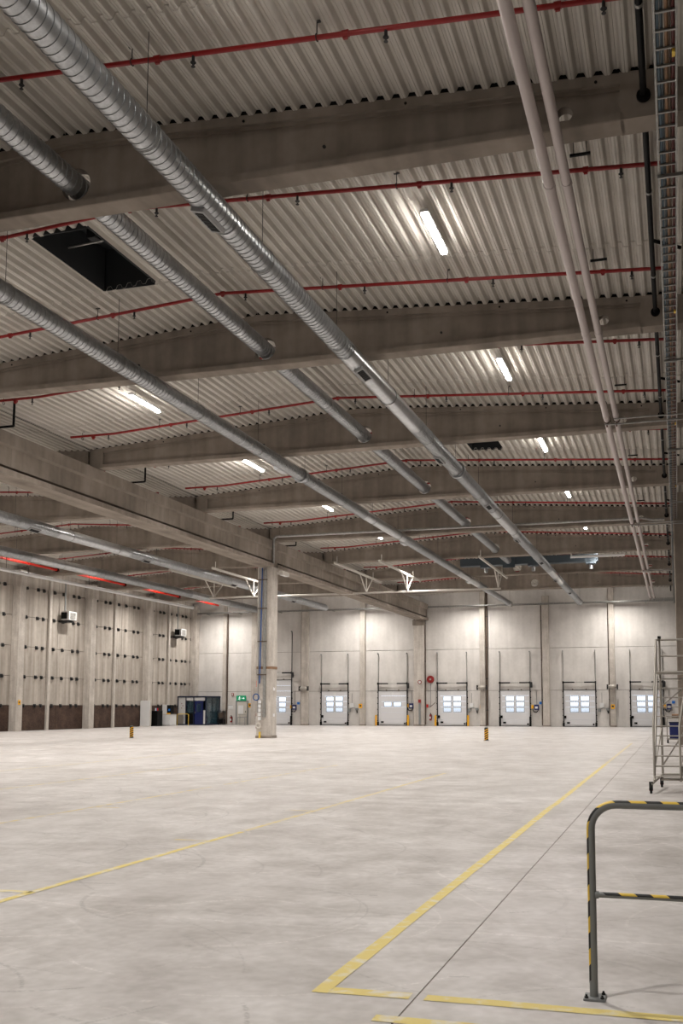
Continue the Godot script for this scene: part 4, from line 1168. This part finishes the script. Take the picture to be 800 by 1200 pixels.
	part(dk, "rack_box", cbx(Vector3(-0.19, 0.13, -0.17), Vector3(0.19, 0.48, 0.17), 0.02), M.black)
	part(dk, "rack_box", cbx(Vector3(-0.19, 0.58, -0.17), Vector3(0.16, 1.0, 0.17), 0.02), M.brown)
	var ys := thing("yellow_sticker", "small yellow sticker low on the nearest side wall column", "sticker", Vector3(WALL_L + 0.56, 1.75, -52.2))
	part(ys, "sticker_sheet", cbx(Vector3(0, -0.14, -0.12), Vector3(0.01, 0.14, 0.12)), M.yellow)
	part(ys, "print_block", cbx(Vector3(0.01, -0.05, -0.06), Vector3(0.012, 0.05, 0.06)), M.charcoal)

# ------------------------------------------------------------------ the central column
func build_column_things() -> void:
	var c := thing("concrete_column", "tall square concrete column carrying the girder in mid hall", "column", Vector3(-19.02, 0, -44.78), "", "structure")
	part(c, "shaft", cbx(Vector3(-0.38, 0, -0.33), Vector3(0.38, 8.26, 0.40), 0.03), M.column)
	part(c, "upper_shaft", cbx(Vector3(-0.1, 8.26, -0.31), Vector3(0.36, 9.53, 0.31), 0.02), M.concrete)
	part(c, "foot_band", cbx(Vector3(-0.4, 0, -0.35), Vector3(0.4, 0.12, 0.42), 0.02), M.concrete)
	part(c, "tape_band", cbx(Vector3(-0.386, 3.3, -0.336), Vector3(0.386, 3.42, 0.406)), M.cable_tan)
	var u := thing("cable_riser", "blue and grey cables in a riser up the central column", "cables", Vector3(-19.02, 0, -44.36))
	part(u, "riser_channel", cbx(Vector3(-0.02, 1.0, 0.0), Vector3(0.12, 8.2, 0.05)), M.galv)
	part(u, "blue_hose", rod([Vector3(-0.2, 2.6, 0.03), Vector3(-0.16, 5.0, 0.03), Vector3(-0.12, 8.2, 0.03)], 0.03, 8), M.hose_blue)
	part(u, "grey_cable", rod([Vector3(-0.28, 1.2, 0.02), Vector3(-0.27, 8.2, 0.02)], 0.018, 6), M.rail_grey)
	for y in [3.0, 4.6, 6.2, 7.6]: part(u, "cable_clamp", cbx(Vector3(-0.32, y, 0), Vector3(0.14, y + 0.05, 0.06)), M.brown)
	var rg := MB.new()
	rg.ring(Vector3(-0.34, 1.95, 0.1), Vector3(0, 0, 1), 0.15, 0.025, 24, 8)
	lpart(u, "hose_coil", rg.mesh(), M.hose_blue, "blue hose coil")
	for i in 5: part(u, "socket_box", cbx(Vector3(-0.24, 0.85 + 0.2 * i, 0.0), Vector3(-0.1, 1.0 + 0.2 * i, 0.09), 0.01), M.white)
	var rw := MB.new()
	rw.ring(Vector3(-0.22, 0.6, 0.08), Vector3(0, 0, 1), 0.11, 0.028, 20, 8)
	part(u, "cable_coil", rw.mesh(), M.white_rail)
	part(u, "floor_plug", cbx(Vector3(-0.2, 0.0, 0), Vector3(-0.12, 0.3, 0.06)), M.tape_yellow)
	var e := thing("red_marker", "red and white marker bars hung at the side of the central column", "marker", Vector3(-19.45, 0.45, -44.6))
	part(e, "bar_body", cbx(Vector3(-0.04, 0, -0.02), Vector3(0.04, 0.75, 0.02)), M.white)
	for y in [0.0, 0.58]: part(e, "red_band", cbx(Vector3(-0.045, y, -0.025), Vector3(0.045, y + 0.15, 0.025)), M.red)
	part(e, "orange_flag", cbx(Vector3(-0.04, 2.0, -0.02), Vector3(0.04, 2.3, 0.02)), M.orange_red)
	part(e, "flag_rod", rod([Vector3(0, 0.75, 0), Vector3(0, 2.0, 0)], 0.012, 6), M.white)
	for q in [[0.15, 2.35, "upper white paper note on the central column"], [0.2, 1.1, "lower white paper note on the central column"]]:
		var n := thing("paper_note", q[2], "note", Vector3(-18.635, q[1], -44.75))
		part(n, "paper", cbx(Vector3(0, -0.08, -0.1), Vector3(0.006, 0.08, 0.1)), M.white)
		part(n, "tape", cbx(Vector3(0.006, 0.05, -0.03), Vector3(0.008, 0.09, 0.03)), M.cable_tan)
	var lm := thing("column_lamp", "boxy lamp bracket on the head of the central column", "lamp", Vector3(-18.5, 8.0, -45.0))
	part(lm, "lamp_arm", cbx(Vector3(-0.14, -0.05, -0.05), Vector3(0.1, 0.05, 0.05)), M.white_rail)
	part(lm, "lamp_box", cbx(Vector3(0.1, -0.12, -0.5), Vector3(0.3, 0.08, 0.4), 0.02), M.white_rail)
	part(lm, "lamp_lens", cbx(Vector3(0.12, -0.135, -0.4), Vector3(0.28, -0.12, 0.3)), M.white)

# ------------------------------------------------------------------ bollards, cart
func build_floor_things() -> void:
	for q in [[-25.05, -42.6, "black and yellow bollard in front of the long side wall"], [-8.12, -43.8, "black and yellow bollard in front of the downpipe column"]]:
		var o := thing("bollard", q[2], "bollard", Vector3(q[0], 0, q[1]), "striped bollards")
		part(o, "post", rod([Vector3(0, 0, 0), Vector3(0, 0.56, 0)], 0.088, 18), M.tape_black)
		part(o, "foot_plate", rod([Vector3(0, 0, 0), Vector3(0, 0.02, 0)], 0.13, 18), M.rail_grey)
		part(o, "post_cap", rod([Vector3(0, 0.56, 0), Vector3(0, 0.59, 0)], 0.07, 18), M.rail_grey)
		for i in 5:
			# slanting yellow bands
			var b := MB.new()
			var seg := 18
			for j in seg:
				var a0 := TAU * j / seg; var a1 := TAU * (j + 1) / seg
				var y0 := 0.05 + 0.1 * i + 0.05 * cos(a0); var y1 := 0.05 + 0.1 * i + 0.05 * cos(a1)
				var p := Vector3(cos(a0), 0, -sin(a0)) * 0.0905; var r := Vector3(cos(a1), 0, -sin(a1)) * 0.0905
				b.quad(p + Vector3(0, y0, 0), r + Vector3(0, y1, 0), r + Vector3(0, y1 + 0.04, 0), p + Vector3(0, y0 + 0.04, 0))
			part(o, "yellow_band", b.mesh(), M.yellow)
	var c := thing("tool_cart", "small wheeled cart with a blue bin behind the rolling stair", "cart", Vector3(-0.12, 0, -43.2))
	part(c, "cart_frame", cbx(Vector3(-0.32, 0.14, -0.3), Vector3(0.36, 0.19, 0.3)), M.steel)
	part(c, "bin", cbx(Vector3(-0.2, 0.19, -0.2), Vector3(0.2, 0.85, 0.2), 0.03), M.blue)
	part(c, "bin_rim", cbx(Vector3(-0.22, 0.82, -0.22), Vector3(0.22, 0.87, 0.22)), M.navy)
	part(c, "tool_tray", cbx(Vector3(-0.3, 1.0, -0.25), Vector3(0.34, 1.05, 0.25)), M.steel)
	for s in [[-1, -1], [-1, 1], [1, -1], [1, 1]]:
		part(c, "cart_post", rod([Vector3(0.3 * s[0], 0.15, 0.26 * s[1]), Vector3(0.3 * s[0], 1.0, 0.26 * s[1])], 0.02, 6), M.steel)
		part(c, "caster", rod([Vector3(0.28 * s[0] - 0.03, 0.07, 0.25 * s[1]), Vector3(0.28 * s[0] + 0.03, 0.07, 0.25 * s[1])], 0.07, 12), M.black)
	part(c, "tool_pile", cbx(Vector3(-0.1, 1.05, -0.15), Vector3(0.3, 1.2, 0.15), 0.05), M.cable_tan)

# ------------------------------------------------------------------ rolling stair
func build_stair() -> void:
	var o := thing("rolling_stair", "tubular steel rolling stair with narrow treads and handrails by the wall", "rolling stair", Vector3(0, 0, -18.2))
	var st: Material = M.steel
	# local z: 0 at the front, -1.5 at the back
	for s in [-1, 1]:
		var x0 := -0.41 if s < 0 else 0.03
		var x1 := -0.35 if s < 0 else 0.30
		part(o, "stringer", rod([Vector3(x0, 0.22, 0.1), Vector3(x0 + (x1 - x0) * 0.5, 1.15, -0.6), Vector3(x1, 2.1, -1.2)], 0.02), st)
		part(o, "handrail", rod([Vector3(x0, 0.3, 0.06), Vector3(x0, 1.15, -0.05), Vector3(x1, 2.75, -1.2)], 0.019), st)
		part(o, "rear_leg", rod([Vector3(-0.29 if s < 0 else 0.42, 0.2, -1.35), Vector3(-0.29 if s < 0 else 0.42, 2.78, -1.35)], 0.022), st)
		part(o, "guard_rail_side", rod([Vector3(x1, 2.75, -1.2), Vector3(-0.29 if s < 0 else 0.42, 2.76, -1.35)], 0.019), st)
		part(o, "base_tube", rod([Vector3(-0.46 if s < 0 else 0.5, 0.16, 0.15), Vector3(-0.29 if s < 0 else 0.42, 0.24, -1.35)], 0.022), st)
		part(o, "side_brace", rod([Vector3(-0.29 if s < 0 else 0.42, 1.1, -1.35), Vector3(x0, 0.4, 0.0)], 0.015), st)
		part(o, "guard_post", rod([Vector3(x1, 2.1, -1.2), Vector3(x1, 2.76, -1.2)], 0.02), st)
	for i in 11:
		var t := float(i) / 10.0
		var xa := lerpf(-0.41, -0.35, t); var xb := lerpf(0.03, 0.30, t)
		var y := lerpf(0.30, 2.02, t)
		part(o, "tread", cbx(Vector3(xa, y - 0.02, -0.07), Vector3(xb, y, 0.07), 0.006), st, Vector3(0, 0, lerpf(0.06, -1.15, t)))
	part(o, "platform", cbx(Vector3(-0.33, 2.1, -1.4), Vector3(0.42, 2.15, -0.95), 0.01), st)
	part(o, "toe_bar", rod([Vector3(-0.35, 2.13, -0.95), Vector3(0.42, 2.13, -0.95)], 0.024), st)
	part(o, "top_rail", rod([Vector3(-0.29, 2.76, -1.35), Vector3(0.42, 2.76, -1.35)], 0.02), st)
	part(o, "mid_rail", rod([Vector3(-0.29, 2.45, -1.35), Vector3(0.42, 2.45, -1.35)], 0.016), st)
	part(o, "base_cross", rod([Vector3(-0.30, 0.24, -1.35), Vector3(0.42, 0.24, -1.35)], 0.022), st)
	part(o, "base_cross", rod([Vector3(-0.30, 0.24, 0.0), Vector3(0.45, 0.24, 0.0)], 0.022), st)
	part(o, "back_brace", rod([Vector3(-0.29, 0.4, -1.35), Vector3(0.42, 1.5, -1.35)], 0.014), st)
	part(o, "back_brace", rod([Vector3(-0.29, 1.5, -1.35), Vector3(0.42, 2.1, -1.35)], 0.014), st)
	part(o, "top_knob", rod([Vector3(-0.29, 2.78, -1.35), Vector3(-0.29, 2.83, -1.35)], 0.03), M.black)
	for q in [[-0.47, 0.12], [0.5, 0.12], [-0.31, -1.35], [0.43, -1.35]]:
		var c := part(o, "caster", rod([Vector3(q[0] - 0.02, 0.065, q[1]), Vector3(q[0] + 0.02, 0.065, q[1])], 0.065, 14), M.black)
		part(c, "caster_fork", cbx(Vector3(q[0] - 0.032, 0.06, q[1] - 0.03), Vector3(q[0] + 0.032, 0.2, q[1] + 0.03), 0.005), M.charcoal)
		part(c, "caster_hub", rod([Vector3(q[0] - 0.034, 0.065, q[1]), Vector3(q[0] + 0.034, 0.065, q[1])], 0.02, 8), M.red)

# ------------------------------------------------------------------ guard rail with warning tape
func tape_patch(path: Array, s0: float, s1: float, r: float, a0: float, a1: float, skew: float, outer: Vector3) -> ArrayMesh:
	# a band of tape wrapped over one side of a bent tube: from arc length s0 to s1
	var b := MB.new()
	var total := 0.0
	var lens := [0.0]
	for i in path.size() - 1:
		total += (path[i + 1] - path[i]).length(); lens.append(total)
	var at := func(s: float) -> Array:
		s = clampf(s, 0.0, total - 0.0001)
		for i in path.size() - 1:
			if s <= lens[i + 1]:
				var d: Vector3 = (path[i + 1] - path[i]).normalized()
				return [path[i] + d * (s - lens[i]), d]
		return [path[-1], (path[-1] - path[-2]).normalized()]
	var na := 8
	var ns := 5
	var grid := []
	for i in ns + 1:
		var row := []
		for j in na + 1:
			var a := lerpf(a0, a1, float(j) / na)
			var f: Array = at.call(lerpf(s0, s1, float(i) / ns) + skew * (float(j) / na - 0.5))
			var d: Vector3 = f[1]
			var side := Vector3(0, 0, 1)
			var o := side.cross(d).normalized()
			if o.dot(outer) < 0: o = -o
			row.append(f[0] + (o * cos(a) + side * sin(a)) * r)
		grid.append(row)
	for i in ns:
		for j in na:
			b.quad(grid[i][j], grid[i][j + 1], grid[i + 1][j + 1], grid[i + 1][j])
	return b.mesh()

func build_guard_rail() -> void:
	var o := thing("guard_rail", "grey tube guard rail with yellow and black warning tape near the viewer", "guard rail", Vector3(-0.452, 0, -5.4))
	var path := [Vector3(0, 0.012, 0), Vector3(0, 0.86, 0)]
	for i in range(1, 9):
		var a := PI / 2 * i / 8
		path.append(Vector3(0.13 - 0.13 * cos(a), 0.86 + 0.13 * sin(a), 0))
	path.append(Vector3(1.03, 0.99, 0))
	for i in range(1, 9):
		var a := PI / 2 * i / 8
		path.append(Vector3(1.03 + 0.13 * sin(a), 0.86 + 0.13 * cos(a), 0))
	path.append(Vector3(1.16, 0.012, 0))
	var tb := MB.new()
	tb.tube(path, 0.0215, 16, false)
	part(o, "bent_tube", tb.mesh(), M.rail_grey)
	var mid := [Vector3(0.0, 0.525, 0), Vector3(1.16, 0.525, 0)]
	part(o, "mid_rail", rod([Vector3(0.015, 0.525, 0), Vector3(1.145, 0.525, 0)], 0.014, 12), M.rail_grey)
	part(o, "weld", rod([Vector3(0.015, 0.525, 0), Vector3(0.035, 0.525, 0)], 0.02, 12), M.rail_grey)
	for x in [0.0, 1.16]:
		var p := part(o, "base_plate", cbx(Vector3(x - 0.05, 0, -0.06), Vector3(x + 0.06, 0.012, 0.06), 0.003), M.rail_grey)
		for q in [[-0.035, 0.042], [0.045, -0.042], [0.045, 0.042]]:
			part(p, "anchor_bolt", rod([Vector3(x + q[0], 0.012, q[1]), Vector3(x + q[0], 0.03, q[1])], 0.006, 6), M.charcoal)
			part(p, "anchor_nut", rod([Vector3(x + q[0], 0.012, q[1]), Vector3(x + q[0], 0.02, q[1])], 0.011, 6), M.charcoal)
	# the tape lies on the outer and upper side of the tube
	var s := 0.06
	var k := 0
	while s < 2.0:
		part(o, "yellow_tape" if k % 2 == 1 else "black_tape", tape_patch(path, s, s + 0.081, 0.0225, -1.5, 1.05, 0.05, Vector3(-1, 0.6, 0)), M.tape_yellow if k % 2 == 1 else M.tape_black)
		s += 0.0805
		k += 1
	s = 0.05
	k = 0
	while s < 1.05:
		part(o, "yellow_tape" if k % 2 == 1 else "black_tape", tape_patch(mid, s, s + 0.081, 0.015, -1.2, 1.4, 0.04, Vector3(0, 1, 0)), M.tape_yellow if k % 2 == 1 else M.tape_black)
		s += 0.0805
		k += 1
